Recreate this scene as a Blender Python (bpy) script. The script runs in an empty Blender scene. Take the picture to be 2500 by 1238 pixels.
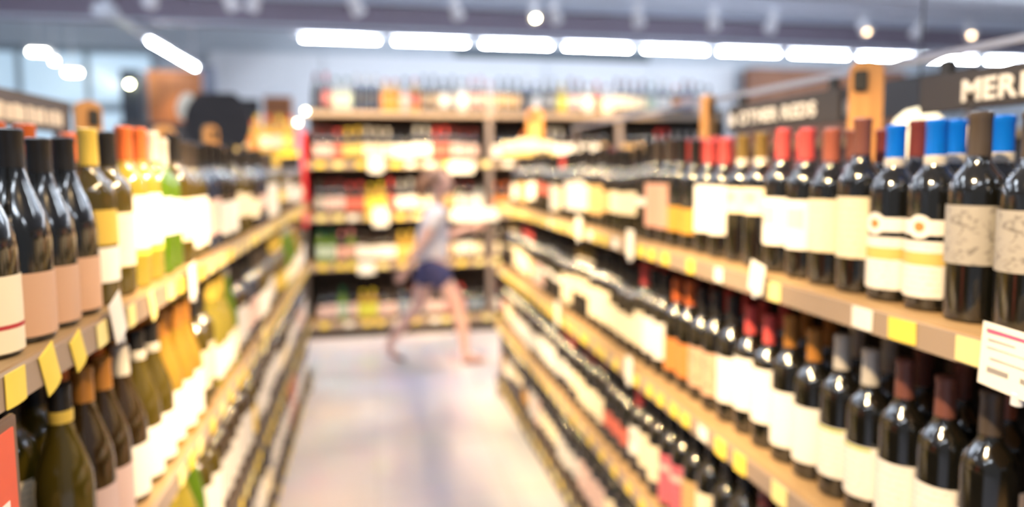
import bpy, bmesh, math, random
from mathutils import Vector, Matrix, Euler
rnd = random.Random(7)
R = math.radians
S = bpy.context.scene
C = S.collection

# ---------------------------------------------------------------- camera
cd = bpy.data.cameras.new('camera')
cam = bpy.data.objects.new('camera', cd); C.objects.link(cam)
cd.sensor_width = 36.0; cd.lens = 23.76
cd.shift_y = -0.0276
cd.clip_start = 0.02; cd.clip_end = 60
cam.location = (0, 0, 1.5)
cam.rotation_euler = (Matrix.Rotation(R(-11.8), 3, 'Z') @ Matrix.Rotation(R(90 - 4.85), 3, 'X') @ Matrix.Rotation(R(-0.3), 3, 'Z')).to_euler()
cd.dof.use_dof = True
cd.dof.focus_distance = 0.62
cd.dof.aperture_fstop = 1.8
S.camera = cam

# ---------------------------------------------------------------- world, exposure
w = bpy.data.worlds.new('world'); S.world = w; w.use_nodes = True
bg = w.node_tree.nodes['Background']
bg.inputs[0].default_value = (0.74, 0.84, 1.0, 1); bg.inputs[1].default_value = 0.14
S.view_settings.view_transform = 'Standard'; S.view_settings.look = 'None'
S.view_settings.gamma = 1.0; S.view_settings.use_curve_mapping = False
S.view_settings.exposure = 0.68
try:
    S.cycles.use_denoising = True
    S.cycles.max_bounces = 4; S.cycles.light_sampling_threshold = 0.03; S.cycles.diffuse_bounces = 2; S.cycles.glossy_bounces = 2; S.cycles.use_adaptive_sampling = True; S.cycles.adaptive_threshold = 0.1
    S.cycles.sample_clamp_indirect = 8.0
except Exception:
    pass

# ---------------------------------------------------------------- shop lamps out of frame, plus added uplights
def area(name, loc, sx, sy, power, col):
    l = bpy.data.lights.new(name, 'AREA'); l.shape = 'RECTANGLE'; l.size = sx; l.size_y = sy
    l.energy = power; l.color = col
    o = bpy.data.objects.new(name, l); C.objects.link(o); o.location = loc
    return o
COOL = (0.80, 0.89, 1.0); WARM = (1.0, 0.70, 0.36)
# rows of fluorescent strips like the one in view, parallel to it
for y in (-1.6, 2.2, 5.4):
    for x in (-3.6, -1.2, 1.2, 3.6):
        area('ceiling_strip_light', (x, y, 3.42), 1.2, 0.06, 19, COOL)
for x in (-2.4, 1.0, 4.4):  # unseen uplights added to brighten the ceiling and beam
    area('added_fill_uplight', (x, 5.4, 3.45), 1.2, 0.06, 60, COOL).rotation_euler = (math.pi, 0, 0)
def spot(loc, target, power, ang=42, blend=0.6, col=WARM, rad=0.04):
    l = bpy.data.lights.new('track_spot_light', 'SPOT'); l.energy = power; l.color = col
    l.spot_size = R(ang); l.spot_blend = blend; l.shadow_soft_size = rad
    o = bpy.data.objects.new('track_spot_light', l); C.objects.link(o); o.location = loc
    d = Vector(target) - Vector(loc)
    o.rotation_euler = d.to_track_quat('-Z', 'Y').to_euler()
    return o
# aisle track spots: pairs aimed at the two shelf fronts
for y in (0.5, 1.5, 2.6, 3.7):
    spot((-0.85, y - 0.5, 3.2), (0.86, y + 0.5, 1.10), 440 if y < 2 else 600, 38)
    spot((1.15, y - 0.5, 3.2), (-0.50, y + 0.65, 1.00), 190 if y < 1 else 200)
spot((1.25, 1.1, 3.2), (-0.50, 1.80, 0.95), 420, 22, 0.7)
spot((1.25, 1.0, 3.2), (-0.48, 1.60, 1.32), 220, 16, 0.7)
# spots on the back unit
for x in (-0.1, 0.9, 2.0):
    spot((x, 4.2, 3.2), (x + 0.1, 6.15, 1.15), 580, 44)
spot((0.9, 3.2, 3.2), (0.96, 4.15, 1.66), 300, 18)
spot((-1.9, 8.0, 3.1), (-2.3, 9.3, 2.1), 80, 26)
spot((-0.9, 4.4, 3.2), (-0.95, 6.3, 1.7), 420, 26)

# ================================================================ materials
MATS = {}
def nt(name):
    m = bpy.data.materials.new(name); m.use_nodes = True
    t = m.node_tree; b = t.nodes['Principled BSDF']
    return m, t, b
def mat(name, col, rough=0.5, metal=0.0, spec=0.5, noise=0.0, nscale=12.0, emit=None, estr=0.0, coat=0.0):
    if name in MATS: return MATS[name]
    m, t, b = nt(name)
    b.inputs['Base Color'].default_value = (*col, 1)
    b.inputs['Roughness'].default_value = rough
    b.inputs['Metallic'].default_value = metal
    b.inputs['Specular IOR Level'].default_value = spec
    b.inputs['Coat Weight'].default_value = coat
    if noise > 0:
        tc = t.nodes.new('ShaderNodeTexCoord'); n = t.nodes.new('ShaderNodeTexNoise')
        n.inputs['Scale'].default_value = nscale; n.inputs['Detail'].default_value = 4
        t.links.new(tc.outputs['Object'], n.inputs['Vector'])
        mx = t.nodes.new('ShaderNodeMix'); mx.data_type = 'RGBA'
        mx.inputs[6].default_value = (*[c * (1 - noise) for c in col], 1)
        mx.inputs[7].default_value = (*[min(1, c * (1 + noise)) for c in col], 1)
        t.links.new(n.outputs['Fac'], mx.inputs[0]); t.links.new(mx.outputs[2], b.inputs['Base Color'])
    if emit:
        b.inputs['Emission Color'].default_value = (*emit, 1); b.inputs['Emission Strength'].default_value = estr
    MATS[name] = m
    return m
def wood(name, c1, c2, rough=0.45, scale=(1.2, 14, 14)):
    if name in MATS: return MATS[name]
    m, t, b = nt(name)
    tc = t.nodes.new('ShaderNodeTexCoord'); mp = t.nodes.new('ShaderNodeMapping'); mp.inputs['Scale'].default_value = scale
    n = t.nodes.new('ShaderNodeTexNoise'); n.inputs['Scale'].default_value = 3; n.inputs['Detail'].default_value = 6; n.inputs['Distortion'].default_value = 0.6
    r = t.nodes.new('ShaderNodeValToRGB'); r.color_ramp.elements[0].position = 0.3; r.color_ramp.elements[1].position = 0.7
    r.color_ramp.elements[0].color = (*c1, 1); r.color_ramp.elements[1].color = (*c2, 1)
    t.links.new(tc.outputs['Object'], mp.inputs[0]); t.links.new(mp.outputs[0], n.inputs['Vector'])
    t.links.new(n.outputs['Fac'], r.inputs[0]); t.links.new(r.outputs[0], b.inputs['Base Color'])
    b.inputs['Roughness'].default_value = rough
    MATS[name] = m
    return m
def glass(name, col, trans, rough=0.13):
    """tinted bottle glass filled with wine: glossy skin over a body that lets coloured light through"""
    if name in MATS: return MATS[name]
    m, t, b = nt(name)
    b.inputs['Base Color'].default_value = (*[c * 0.5 for c in col], 1)
    b.inputs['Roughness'].default_value = rough
    b.inputs['Specular IOR Level'].default_value = 0.7
    b.inputs['Coat Weight'].default_value = 1.0; b.inputs['Coat Roughness'].default_value = 0.09; b.inputs['Coat IOR'].default_value = 1.5
    if trans > 0:
        tr = t.nodes.new('ShaderNodeBsdfTranslucent'); tr.inputs[0].default_value = (*col, 1)
        mx = t.nodes.new('ShaderNodeMixShader'); mx.inputs[0].default_value = trans
        t.links.new(b.outputs[0], mx.inputs[1]); t.links.new(tr.outputs[0], mx.inputs[2])
        t.links.new(mx.outputs[0], t.nodes['Material Output'].inputs[0])
    MATS[name] = m
    return m
GLASS = {
    'black': glass('black_wine_glass', (0.012, 0.012, 0.010), 0.0),
    'brown': glass('brown_wine_glass', (0.060, 0.034, 0.010), 0.1),
    'olive': glass('olive_wine_glass', (0.16, 0.12, 0.015), 0.25),
    'green': glass('green_wine_glass', (0.25, 0.48, 0.03), 0.45),
    'gold': glass('golden_wine_glass', (0.85, 0.58, 0.10), 0.45),
    'yellow': glass('pale_yellow_wine_glass', (0.80, 0.68, 0.12), 0.45),
    'rose': glass('rose_wine_glass', (0.75, 0.25, 0.16), 0.4),
    'blue': glass('blue_bottle_glass', (0.02, 0.05, 0.14), 0.2),
    'clear': glass('clear_bottle_glass', (0.62, 0.66, 0.70), 0.4),
}
CAPC = {
    'black': (0.025, 0.024, 0.026), 'red': (0.85, 0.12, 0.12), 'maroon': (0.22, 0.05, 0.05), 'salmon': (0.50, 0.15, 0.10),
    'rosebrown': (0.26, 0.10, 0.08), 'blue': (0.0, 0.20, 0.95), 'olive': (0.24, 0.16, 0.05), 'amber': (0.55, 0.24, 0.05),
    'white': (0.80, 0.76, 0.70), 'silver': (0.55, 0.55, 0.56), 'gold': (1.0, 0.72, 0.13), 'orange': (0.78, 0.18, 0.05),
    'greybrown': (0.10, 0.08, 0.07), 'green': (0.03, 0.16, 0.08), 'purple': (0.10, 0.04, 0.14), 'yellow': (0.80, 0.66, 0.05), 'pink': (0.75, 0.30, 0.32),
}
def capmat(c): return mat('capsule_foil_' + c, tuple(v * 0.75 for v in CAPC[c]), 0.32, 0.15, 0.5)
LABC = {
    'white': (0.86, 0.83, 0.78), 'cream': (0.84, 0.74, 0.55), 'peach': (0.80, 0.50, 0.34), 'yellow': (0.82, 0.58, 0.10), 'tan': (0.66, 0.44, 0.20),
    'pink': (0.78, 0.45, 0.36), 'coral': (0.75, 0.18, 0.13), 'amber': (0.72, 0.38, 0.06), 'orange': (0.80, 0.30, 0.08), 'grey': (0.50, 0.47, 0.43),
    'rosepink': (0.72, 0.16, 0.22), 'black': (0.04, 0.04, 0.045), 'pale': (0.78, 0.76, 0.76), 'lime': (0.75, 0.78, 0.10), 'mint': (0.60, 0.75, 0.62),
    'bluegrey': (0.30, 0.38, 0.48), 'gold': (0.85, 0.62, 0.18), 'blush': (0.84, 0.62, 0.58), 'red': (0.60, 0.05, 0.06),
}
INK = {'white': (0.45, 0.42, 0.40), 'black': (0.5, 0.48, 0.42)}
def labmat(c, style):
    """printed paper: style plain / lines (rows of small print) / art (ink drawing) / frame (dark border)"""
    key = 'label_paper_%s_%s' % (c, style)
    if key in MATS: return MATS[key]
    col = LABC[c] if c in ('white', 'cream') else tuple(v * 0.75 for v in LABC[c]); m, t, b = nt(key); N = t.nodes; L = t.links
    ink = INK.get(c, tuple(x * 0.45 for x in col))
    b.inputs['Roughness'].default_value = 0.55; b.inputs['Base Color'].default_value = (*col, 1)
    uv = N.new('ShaderNodeUVMap'); uv.uv_map = 'UVMap'
    mx = N.new('ShaderNodeMix'); mx.data_type = 'RGBA'; mx.inputs[6].default_value = (*col, 1); mx.inputs[7].default_value = (*ink, 1)
    def math_(op, a, bb, clamp=False):
        n = N.new('ShaderNodeMath'); n.operation = op; n.use_clamp = clamp
        for i, v in enumerate((a, bb)):
            if isinstance(v, (int, float)): n.inputs[i].default_value = v
            else: L.new(v, n.inputs[i])
        return n.outputs[0]
    sep = N.new('ShaderNodeSeparateXYZ'); L.new(uv.outputs[0], sep.inputs[0]); U, V = sep.outputs[0], sep.outputs[1]
    if style == 'lines':
        n = N.new('ShaderNodeTexNoise'); n.inputs['Scale'].default_value = 26; L.new(uv.outputs[0], n.inputs['Vector'])
        saw = math_('FRACT', math_('MULTIPLY', V, 9.0), 0)
        rows = math_('LESS_THAN', saw, 0.42)
        side = math_('LESS_THAN', math_('ABSOLUTE', math_('SUBTRACT', U, 0.5), 0), 0.27)
        word = math_('GREATER_THAN', n.outputs['Fac'], 0.5)
        fac = math_('MULTIPLY', math_('MULTIPLY', rows, side), word)
        fac = math_('MULTIPLY', fac, 0.6); L.new(fac, mx.inputs[0])
    elif style == 'art':
        n = N.new('ShaderNodeTexNoise'); n.inputs['Scale'].default_value = 5; n.inputs['Detail'].default_value = 5; n.inputs['Distortion'].default_value = 1.5
        L.new(uv.outputs[0], n.inputs['Vector'])
        r = N.new('ShaderNodeValToRGB'); r.color_ramp.elements[0].position = 0.36; r.color_ramp.elements[1].position = 0.46
        r.color_ramp.elements[0].color = (0.9,) * 3 + (1,); r.color_ramp.elements[1].color = (0, 0, 0, 1)
        L.new(n.outputs['Fac'], r.inputs[0]); L.new(r.outputs[0], mx.inputs[0])
    elif style == 'frame':
        a = math_('ABSOLUTE', math_('SUBTRACT', U, 0.5), 0); c2 = math_('ABSOLUTE', math_('SUBTRACT', V, 0.62), 0)
        fac = math_('MULTIPLY', math_('LESS_THAN', a, 0.18), math_('LESS_THAN', c2, 0.2)); fac = math_('MULTIPLY', fac, 0.7)
        L.new(fac, mx.inputs[0])
    if style != 'plain': L.new(mx.outputs[2], b.inputs['Base Color'])
    MATS[key] = m
    return m

# ================================================================ helpers
def box(bm, x0, x1, y0, y1, z0, z1):
    v = [bm.verts.new(p) for p in ((x0, y0, z0), (x1, y0, z0), (x1, y1, z0), (x0, y1, z0), (x0, y0, z1), (x1, y0, z1), (x1, y1, z1), (x0, y1, z1))]
    for f in ((0, 3, 2, 1), (4, 5, 6, 7), (0, 1, 5, 4), (1, 2, 6, 5), (2, 3, 7, 6), (3, 0, 4, 7)): bm.faces.new([v[i] for i in f])
def mesh_of(bm, name, m, smooth=False):
    bmesh.ops.recalc_face_normals(bm, faces=bm.faces[:])
    me = bpy.data.meshes.new(name); bm.to_mesh(me); bm.free()
    if m: me.materials.append(m)
    if smooth:
        for p in me.polygons: p.use_smooth = True
        try: me.set_sharp_from_angle(angle=R(40))
        except Exception: pass
    return me
def put(name, me, parent=None, loc=None, rot=None):
    o = bpy.data.objects.new(name, me); C.objects.link(o)
    if parent: o.parent = parent
    if loc: o.location = loc
    if rot: o.rotation_euler = rot
    return o
def boxo(name, m, x0, x1, y0, y1, z0, z1, parent=None, bev=0.0):
    """one box as an object with its origin at the base centre"""
    cx, cy = (x0 + x1) / 2, (y0 + y1) / 2
    bm = bmesh.new(); box(bm, x0 - cx, x1 - cx, y0 - cy, y1 - cy, 0, z1 - z0)
    if bev > 0: bmesh.ops.bevel(bm, geom=bm.edges[:], offset=bev, segments=2, affect='EDGES')
    return put(name, mesh_of(bm, name, m), parent, (cx, cy, z0))
def tag(o, label=None, cat=None, group=None, kind=None):
    if label: o['label'] = label
    if cat: o['category'] = cat
    if group: o['group'] = group
    if kind: o['kind'] = kind
    return o
def empty(name, loc, rz=0):
    o = bpy.data.objects.new(name, None); C.objects.link(o); o.location = loc; o.rotation_euler = (0, 0, rz); o.empty_display_size = 0.05
    return o
def lathe(bm, prof, seg=20, cap0=True, cap1=True):
    rings = []
    for r, z in prof:
        rings.append([bm.verts.new((r * math.cos(2 * math.pi * i / seg), r * math.sin(2 * math.pi * i / seg), z)) for i in range(seg)])
    for a, b in zip(rings, rings[1:]):
        for i in range(seg):
            j = (i + 1) % seg
            bm.faces.new((a[i], a[j], b[j], b[i]))
    if cap0: bm.faces.new(rings[0][::-1])
    if cap1: bm.faces.new(rings[-1])
def tube(bm, p, q, r, seg=10):
    p, q = Vector(p), Vector(q); d = (q - p)
    M = Matrix.Translation(p) @ d.to_track_quat('Z', 'Y').to_matrix().to_4x4()
    a = [bm.verts.new(M @ Vector((r * math.cos(2 * math.pi * i / seg), r * math.sin(2 * math.pi * i / seg), 0))) for i in range(seg)]
    b = [bm.verts.new(M @ Vector((r * math.cos(2 * math.pi * i / seg), r * math.sin(2 * math.pi * i / seg), d.length))) for i in range(seg)]
    for i in range(seg):
        j = (i + 1) % seg; bm.faces.new((a[i], a[j], b[j], b[i]))
    bm.faces.new(a[::-1]); bm.faces.new(b)
def tubeo(name, m, p, q, r, parent=None, seg=10):
    bm = bmesh.new(); tube(bm, p, q, r, seg); return put(name, mesh_of(bm, name, m, True), parent)
def struct(o): o['kind'] = 'structure'; return o
def ordn(n):
    W = ['zeroth', 'first', 'second', 'third', 'fourth', 'fifth', 'sixth', 'seventh', 'eighth', 'ninth', 'tenth', 'eleventh', 'twelfth']
    if n < len(W): return W[n]
    return '%d%s' % (n, 'th' if 10 <= n % 100 <= 20 else {1: 'st', 2: 'nd', 3: 'rd'}.get(n % 10, 'th'))

# ================================================================ the room
def floor_mat():
    m, t, b = nt('polished_floor_tile'); N = t.nodes; L = t.links
    tc = N.new('ShaderNodeTexCoord')
    br = N.new('ShaderNodeTexBrick'); br.offset = 0; br.inputs['Scale'].default_value = 1.0
    br.inputs['Brick Width'].default_value = 0.6; br.inputs['Row Height'].default_value = 0.6; br.inputs['Mortar Size'].default_value = 0.004
    br.inputs['Color1'].default_value = (0.66, 0.625, 0.655, 1); br.inputs['Color2'].default_value = (0.69, 0.65, 0.68, 1); br.inputs['Mortar'].default_value = (0.56, 0.52, 0.53, 1)
    n = N.new('ShaderNodeTexNoise'); n.inputs['Scale'].default_value = 2.2; n.inputs['Detail'].default_value = 6
    mx = N.new('ShaderNodeMix'); mx.data_type = 'RGBA'; mx.blend_type = 'MULTIPLY'; mx.inputs[0].default_value = 0.25
    L.new(tc.outputs['Object'], br.inputs['Vector']); L.new(tc.outputs['Object'], n.inputs['Vector'])
    L.new(br.outputs['Color'], mx.inputs[6]); L.new(n.outputs['Color'], mx.inputs[7]); L.new(mx.outputs[2], b.inputs['Base Color'])
    b.inputs['Roughness'].default_value = 0.16; b.inputs['Specular IOR Level'].default_value = 0.75
    return m
FX0, FX1, FY0, FY1, CZ = -7.5, 12.5, -3.0, 12.6, 4.0
bm = bmesh.new(); box(bm, FX0, FX1, FY0, FY1, -0.08, 0); struct(put('floor', mesh_of(bm, 'floor', floor_mat())))
white_paint = mat('white_wall_paint', (0.60, 0.66, 0.74), 0.6, noise=0.03, nscale=1.5)
ceil_paint = mat('pale_ceiling_paint', (0.78, 0.82, 0.90), 0.7, noise=0.03, nscale=1.0)
struct(boxo('ceiling', ceil_paint, FX0, FX1, FY0, FY1, CZ, CZ + 0.1))
struct(boxo('wall_back', white_paint, FX0, FX1, FY1, FY1 + 0.15, 0, CZ))
struct(boxo('wall_left', white_paint, FX0 - 0.15, FX0, FY0, FY1, 0, CZ))
struct(boxo('wall_right', white_paint, FX1, FX1 + 0.15, FY0, FY1, 0, CZ))
beam_paint = mat('mauve_grey_soffit_paint', (0.30, 0.25, 0.31), 0.6, noise=0.06, nscale=1.0)
struct(boxo('beam', beam_paint, FX0, FX1, 8.2, 8.45, 3.13, 3.44))
struct(boxo('trim_1', mat('pale_blue_trim', (0.66, 0.70, 0.82), 0.5), FX0, FX1, 8.16, 8.20, 3.40, 3.50))
struct(boxo('trim_2', mat('pale_blue_trim', (0.66, 0.70, 0.82), 0.5), FX0, FX1, 8.17, 8.20, 3.11, 3.14))
# white wall panels behind the bottles with seams
panel_white = mat('white_panel', (0.84, 0.87, 0.93), 0.4, noise=0.02)
for i, (x0, x1) in enumerate(((-2.64, -0.78), (-0.76, 3.26), (3.28, 5.34), (5.36, 7.15))):
    wp = boxo('wall_panel', panel_white, x0, x1, 12.45, 12.58, 1.6, 3.50, None, 0.01); struct(wp)
struct(boxo('window_1', mat('dark_transom_glass', (0.10, 0.13, 0.16), 0.1), 1.57, 5.35, 12.50, 12.60, 3.54, 3.70))
win_frame = mat('grey_window_frame', (0.30, 0.36, 0.42), 0.4)
pane = mat('daylight_window_pane', (0.5, 0.6, 0.7), 0.2, emit=(0.50, 0.70, 0.86), estr=0.40)
# daylight windows on the far side by the entrance
wn = empty('window_2', (-5.0, 12.5, 0)); struct(wn)
for i, x in enumerate((-7.0, -6.0, -5.0, -4.0)):
    boxo('pane', pane, x - 0.46 + 5, x + 0.46 + 5, -0.03, 0.0, 1.0, 2.45, wn)
    boxo('pane', pane, x - 0.46 + 5, x + 0.46 + 5, -0.03, 0.0, 2.62, 3.4, wn)
for x in (-7.48, -6.5, -5.5, -4.5, -3.5): boxo('mullion', win_frame, x - 0.035 + 5, x + 0.035 + 5, -0.08, 0.05, 0.9, 3.45, wn)
for z in (0.92, 2.5, 3.42): boxo('transom_bar', win_frame, -2.5, 1.5, -0.08, 0.05, z, z + 0.09, wn)
# pillar, wood clad walls
struct(boxo('pillar', mat('black_pillar_paint', (0.03, 0.035, 0.045), 0.4), -3.00, -2.79, 9.3, 9.6, 0, 2.74))
wall_wood = wood('red_brown_wood_cladding', (0.30, 0.10, 0.03), (0.46, 0.17, 0.05), 0.5, (6, 6, 0.6))
struct(boxo('wall_wood_1', wall_wood, -2.70, -2.04, 9.3, 9.55, 0, 2.74))
struct(boxo('wall_wood_2', wall_wood, -1.37, -1.02, 9.6, 9.8, 0, 2.47))
struct(boxo('wall_wood_3', wood('dull_brown_wood_cladding', (0.22, 0.09, 0.05), (0.34, 0.15, 0.08), 0.5, (6, 6, 0.6)), 7.18, 10.6, 11.9, 12.2, 0, 3.38))
struct(boxo('trim_3', mat('grey_blue_post_paint', (0.26, 0.28, 0.36), 0.5), -2.02, -1.88, 9.1, 9.28, 0, 2.78))

# ================================================================ ceiling lamps in view
tube_glow = mat('fluorescent_tube_glow', (0.9, 0.92, 0.95), 0.4, emit=(0.86, 0.93, 1.0), estr=120.0)
white_metal = mat('white_lamp_metal', (0.74, 0.76, 0.82), 0.35)
lf = empty('linear_light_fixture', (0, 9.6, 3.235))
tag(lf, 'long row of bright fluorescent tubes hung across the shop behind the dark beam', 'ceiling light')
boxo('channel', white_metal, -1.0, 11.3, -0.07, 0.07, 0.06, 0.12, lf)
for k in range(10):
    x = -0.95 + k * 1.218
    bm = bmesh.new(); lathe(bm, [(0.006, -0.495), (0.012, -0.485), (0.012, 0.485), (0.006, 0.495)], 12)
    bmesh.ops.transform(bm, matrix=Matrix.Rotation(R(90), 4, 'Y'), verts=bm.verts[:])
    put('tube', mesh_of(bm, 'tube', tube_glow, True), lf, (x + 0.6, 0, 0.0))
for x in (-0.97, 3.6, 8.0): tubeo('hanger_rod', white_metal, (x, 0, 0.1), (x, 0, 0.8), 0.03, lf)
# the strip that runs along the shop on the window side
sf = empty('strip_light', (-2.50, 9.2, 3.0))
tag(sf, 'white strip light running away toward the windows, far half lit', 'ceiling light')
boxo('housing', white_metal, -0.05, 0.05, -1.70, 1.85, 0.02, 0.08, sf, 0.01)
boxo('end_cap', white_metal, -0.10, 0.10, -1.85, -1.66, -0.02, 0.12, sf, 0.03)
for y0 in (-0.42, 0.70):
    bm = bmesh.new(); lathe(bm, [(0.006, 0), (0.013, 0.02), (0.013, 1.02), (0.006, 1.04)], 12)
    bmesh.ops.transform(bm, matrix=Matrix.Rotation(R(-90), 4, 'X'), verts=bm.verts[:])
    put('tube', mesh_of(bm, 'tube', tube_glow, True), sf, (0, y0, 0.0))
tubeo('hanger_rod', white_metal, (0, -1.72, 0.08), (0, -1.72, CZ - 3.0), 0.022, sf)
tubeo('hanger_rod', white_metal, (0, 1.6, 0.08), (0, 1.6, CZ - 3.0), 0.022, sf)
# short lamps over the entrance
lamp_glow = mat('warm_white_lamp_glow', (0.9, 0.9, 0.85), 0.4, emit=(1.0, 0.96, 0.80), estr=28.0)
for i, (x, y, z, lab, wd) in enumerate((
        (-4.70, 11.24, 3.18, 'short bright ceiling lamp nearest the photo corner, above the dark wine sign', 0.22),
        (-4.56, 11.4, 3.08, 'small round-ended ceiling lamp between two brighter ones over the entrance', 0.05),
        (-4.42, 11.66, 2.95, 'short bright ceiling lamp lowest over the entrance windows', 0.20))):
    r = empty('ceiling_lamp', (x, y, z)); tag(r, lab, 'ceiling light', 'lamps over the entrance')
    boxo('housing', white_metal, -wd / 2 - 0.03, wd / 2 + 0.03, -0.1, 0.1, 0.06, 0.12, r, 0.01)
    boxo('diffuser', lamp_glow, -wd / 2, wd / 2, -0.04, 0.04, 0.01, 0.06, r, 0.01)
    tubeo('hanger_rod', white_metal, (0, 0, 0.12), (0, 0, CZ - z), 0.012, r)
# globe lamp on the black pillar
r = empty('globe_lamp', (-2.88, 9.24, 2.555)); tag(r, 'small glowing yellow-white globe lamp fixed on the black pillar', 'wall lamp')
bm = bmesh.new(); bmesh.ops.create_uvsphere(bm, u_segments=14, v_segments=10, radius=0.028); put('globe', mesh_of(bm, 'globe', mat('yellow_globe_glow', (0.9, 0.9, 0.6), 0.3, emit=(1.0, 0.97, 0.55), estr=40.0), True), r)
tubeo('bracket', white_metal, (0, 0.0, 0), (0, 0.06, 0), 0.02, r)

# track with spot heads, crossing the shop in front of the beam
tr = empty('lighting_track', (1.5, 7.1, 3.31)); tag(tr, 'long pale lighting track carrying the spot heads below the ceiling', 'light track')
boxo('rail', mat('pale_track_metal', (0.62, 0.64, 0.74), 0.4), -6.5, 7.0, -0.02, 0.02, -0.02, 0.03, tr)
for x in (-5, -1, 3, 6): tubeo('hanger_rod', white_metal, (x, 0, 0.03), (x, 0, 0.69), 0.012, tr)
head_metal = mat('spot_head_metal', (0.88, 0.86, 0.90), 0.35)
spot_glow = mat('spot_lamp_glow', (1, 0.9, 0.6), 0.3, emit=(1.0, 0.86, 0.50), estr=60.0)
spot_glow_dim = mat('spot_lamp_side_glow', (1, 0.8, 0.5), 0.3, emit=(1.0, 0.70, 0.40), estr=9.0)
dark_lens = mat('unlit_spot_lens', (0.35, 0.30, 0.28), 0.2)
HEADS = [(-1.98, 0, -1), (-1.30, 0, 1), (-1.06, 0, -1), (-0.11, 0, 1), (0.90, 0, 1), (1.735, 1, 0), (1.96, 0, 1), (2.90, 0, 1), (3.80, 0, 1), (4.53, 0, 0), (5.72, 1, 0), (6.48, 0, 0), (7.21, 1, -1)]
for i, (x, lit, sd) in enumerate(HEADS):
    if sd == 0 and lit: lab = 'lit spot head, %s of the glowing ones on the ceiling track' % ('first' if i < 7 else 'second')
    elif lit: lab = 'lit spot head hanging last on the ceiling track near the hanging sign'
    else: lab = 'unlit pale spot head, %s along the ceiling track from the window end' % ordn(i + 1)
    r = empty('track_spotlight', (x, 7.1, 3.29)); tag(r, lab, 'spotlight', 'spot heads on the cross track')
    tubeo('stem', head_metal, (0, 0, 0), (0, 0, -0.10), 0.018, r, 8)
    boxo('adapter', head_metal, -0.05, 0.05, -0.02, 0.02, -0.05, 0.0, r)
    bm = bmesh.new(); lathe(bm, [(0.03, 0.08), (0.055, 0.07), (0.06, -0.02), (0.072, -0.10), (0.066, -0.10)], 16, True, True)
    hd = put('head', mesh_of(bm, 'head', head_metal, True), r, (0, 0, -0.15))
    hd.rotation_euler = (R(-38) if lit else R(35), R(-28 * sd), 0)
    bm = bmesh.new(); lathe(bm, [(0.026, 0.0), (0.020, -0.008), (0.008, -0.011)], 16)
    put('lens', mesh_of(bm, 'lens', (spot_glow if i < 7 else spot_glow_dim) if lit else dark_lens, True), hd, (0, 0, -0.10))

# ================================================================ shelf units
deck_wood = wood('light_shelf_wood', (0.34, 0.215, 0.10), (0.46, 0.31, 0.155), 0.4, (14, 1.2, 14))
deck_wood_x = wood('light_shelf_wood_back', (0.32, 0.20, 0.09), (0.43, 0.30, 0.15), 0.4, (1.2, 14, 14))
dark_deck = wood('dark_shelf_wood', (0.06, 0.042, 0.03), (0.10, 0.07, 0.05), 0.45, (14, 1.2, 14))
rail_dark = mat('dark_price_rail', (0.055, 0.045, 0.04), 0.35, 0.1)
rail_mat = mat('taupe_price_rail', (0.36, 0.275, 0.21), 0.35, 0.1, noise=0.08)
dark_panel = mat('dark_gondola_panel', (0.045, 0.035, 0.030), 0.55, noise=0.15)
post_metal = mat('grey_brown_upright_metal', (0.26, 0.21, 0.19), 0.4, 0.3)
DECK = [1.272, 0.872, 0.505, 0.150]      # deck tops of the aisle shelves
LEVEL = ['top', 'second', 'third', 'bottom']
def gondola(name, label, s, lip, y0, y1):
    """aisle shelving: s = +1 stands on the +X side of the aisle, -1 on the other; lip = distance of the shelf edge from the aisle axis"""
    ym = (y0 + y1) / 2
    r = empty(name, (s * lip, ym, 0)); tag(r, label, 'shelf unit')
    a, b = y0 - ym, y1 - ym
    def bx(n, m, d0, d1, ya, yb, z0, z1, par=None, bev=0.0):
        x0, x1 = sorted((s * d0, s * d1)); return boxo(n, m, x0, x1, ya, yb, z0, z1, par or r, bev)
    bx('back_panel', dark_panel, 0.40, 0.43, a, b, 0.05, 1.30)
    bx('base', dark_panel, 0.035, 0.43, a, b, 0.0, 0.11)
    for lv, z in enumerate(DECK):
        dim = lv == 3 or (s < 0 and lv == 2)  # low levels get the darker deck and rail colours
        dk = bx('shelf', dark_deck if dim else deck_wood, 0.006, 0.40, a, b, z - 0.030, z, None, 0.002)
        # price rail is a child of its shelf
        cx, cy, z0 = dk.location
        bm = bmesh.new(); e0, e1 = sorted((s * 0.006 - cx, s * -0.004 - cx)); box(bm, e0, e1, a - cy, b - cy, -0.010, 0.028)
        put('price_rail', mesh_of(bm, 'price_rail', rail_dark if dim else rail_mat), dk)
    for y in (a, b):
        for d in (0.015, 0.385): bx('upright', post_metal, d - 0.012, d + 0.016, y - 0.02, y + 0.02, 0.0, 1.30 if d > 0.1 else 0.13)
        bx('end_panel', dark_panel, 0.03, 0.40, y - 0.012 if y == a else y, y if y == a else y + 0.012, 0.0, 1.16)
    n = int((y1 - y0) / 1.25)
    for i in range(1, n + 1):
        y = a + (b - a) * i / (n + 1)
        bx('upright', post_metal, 0.375, 0.40, y - 0.015, y + 0.015, 0.10, 1.30)
    return r
RL, LL = 0.785, 0.41
RY1, LY1 = 4.28, 4.66
gondola('shelving_unit', 'long red wine shelving unit with wooden decks and dark panels', 1, RL, 0.1, RY1)
gondola('shelving_unit', 'long white wine shelving unit with wooden decks along the aisle', -1, LL, 0.1, LY1)
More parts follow.
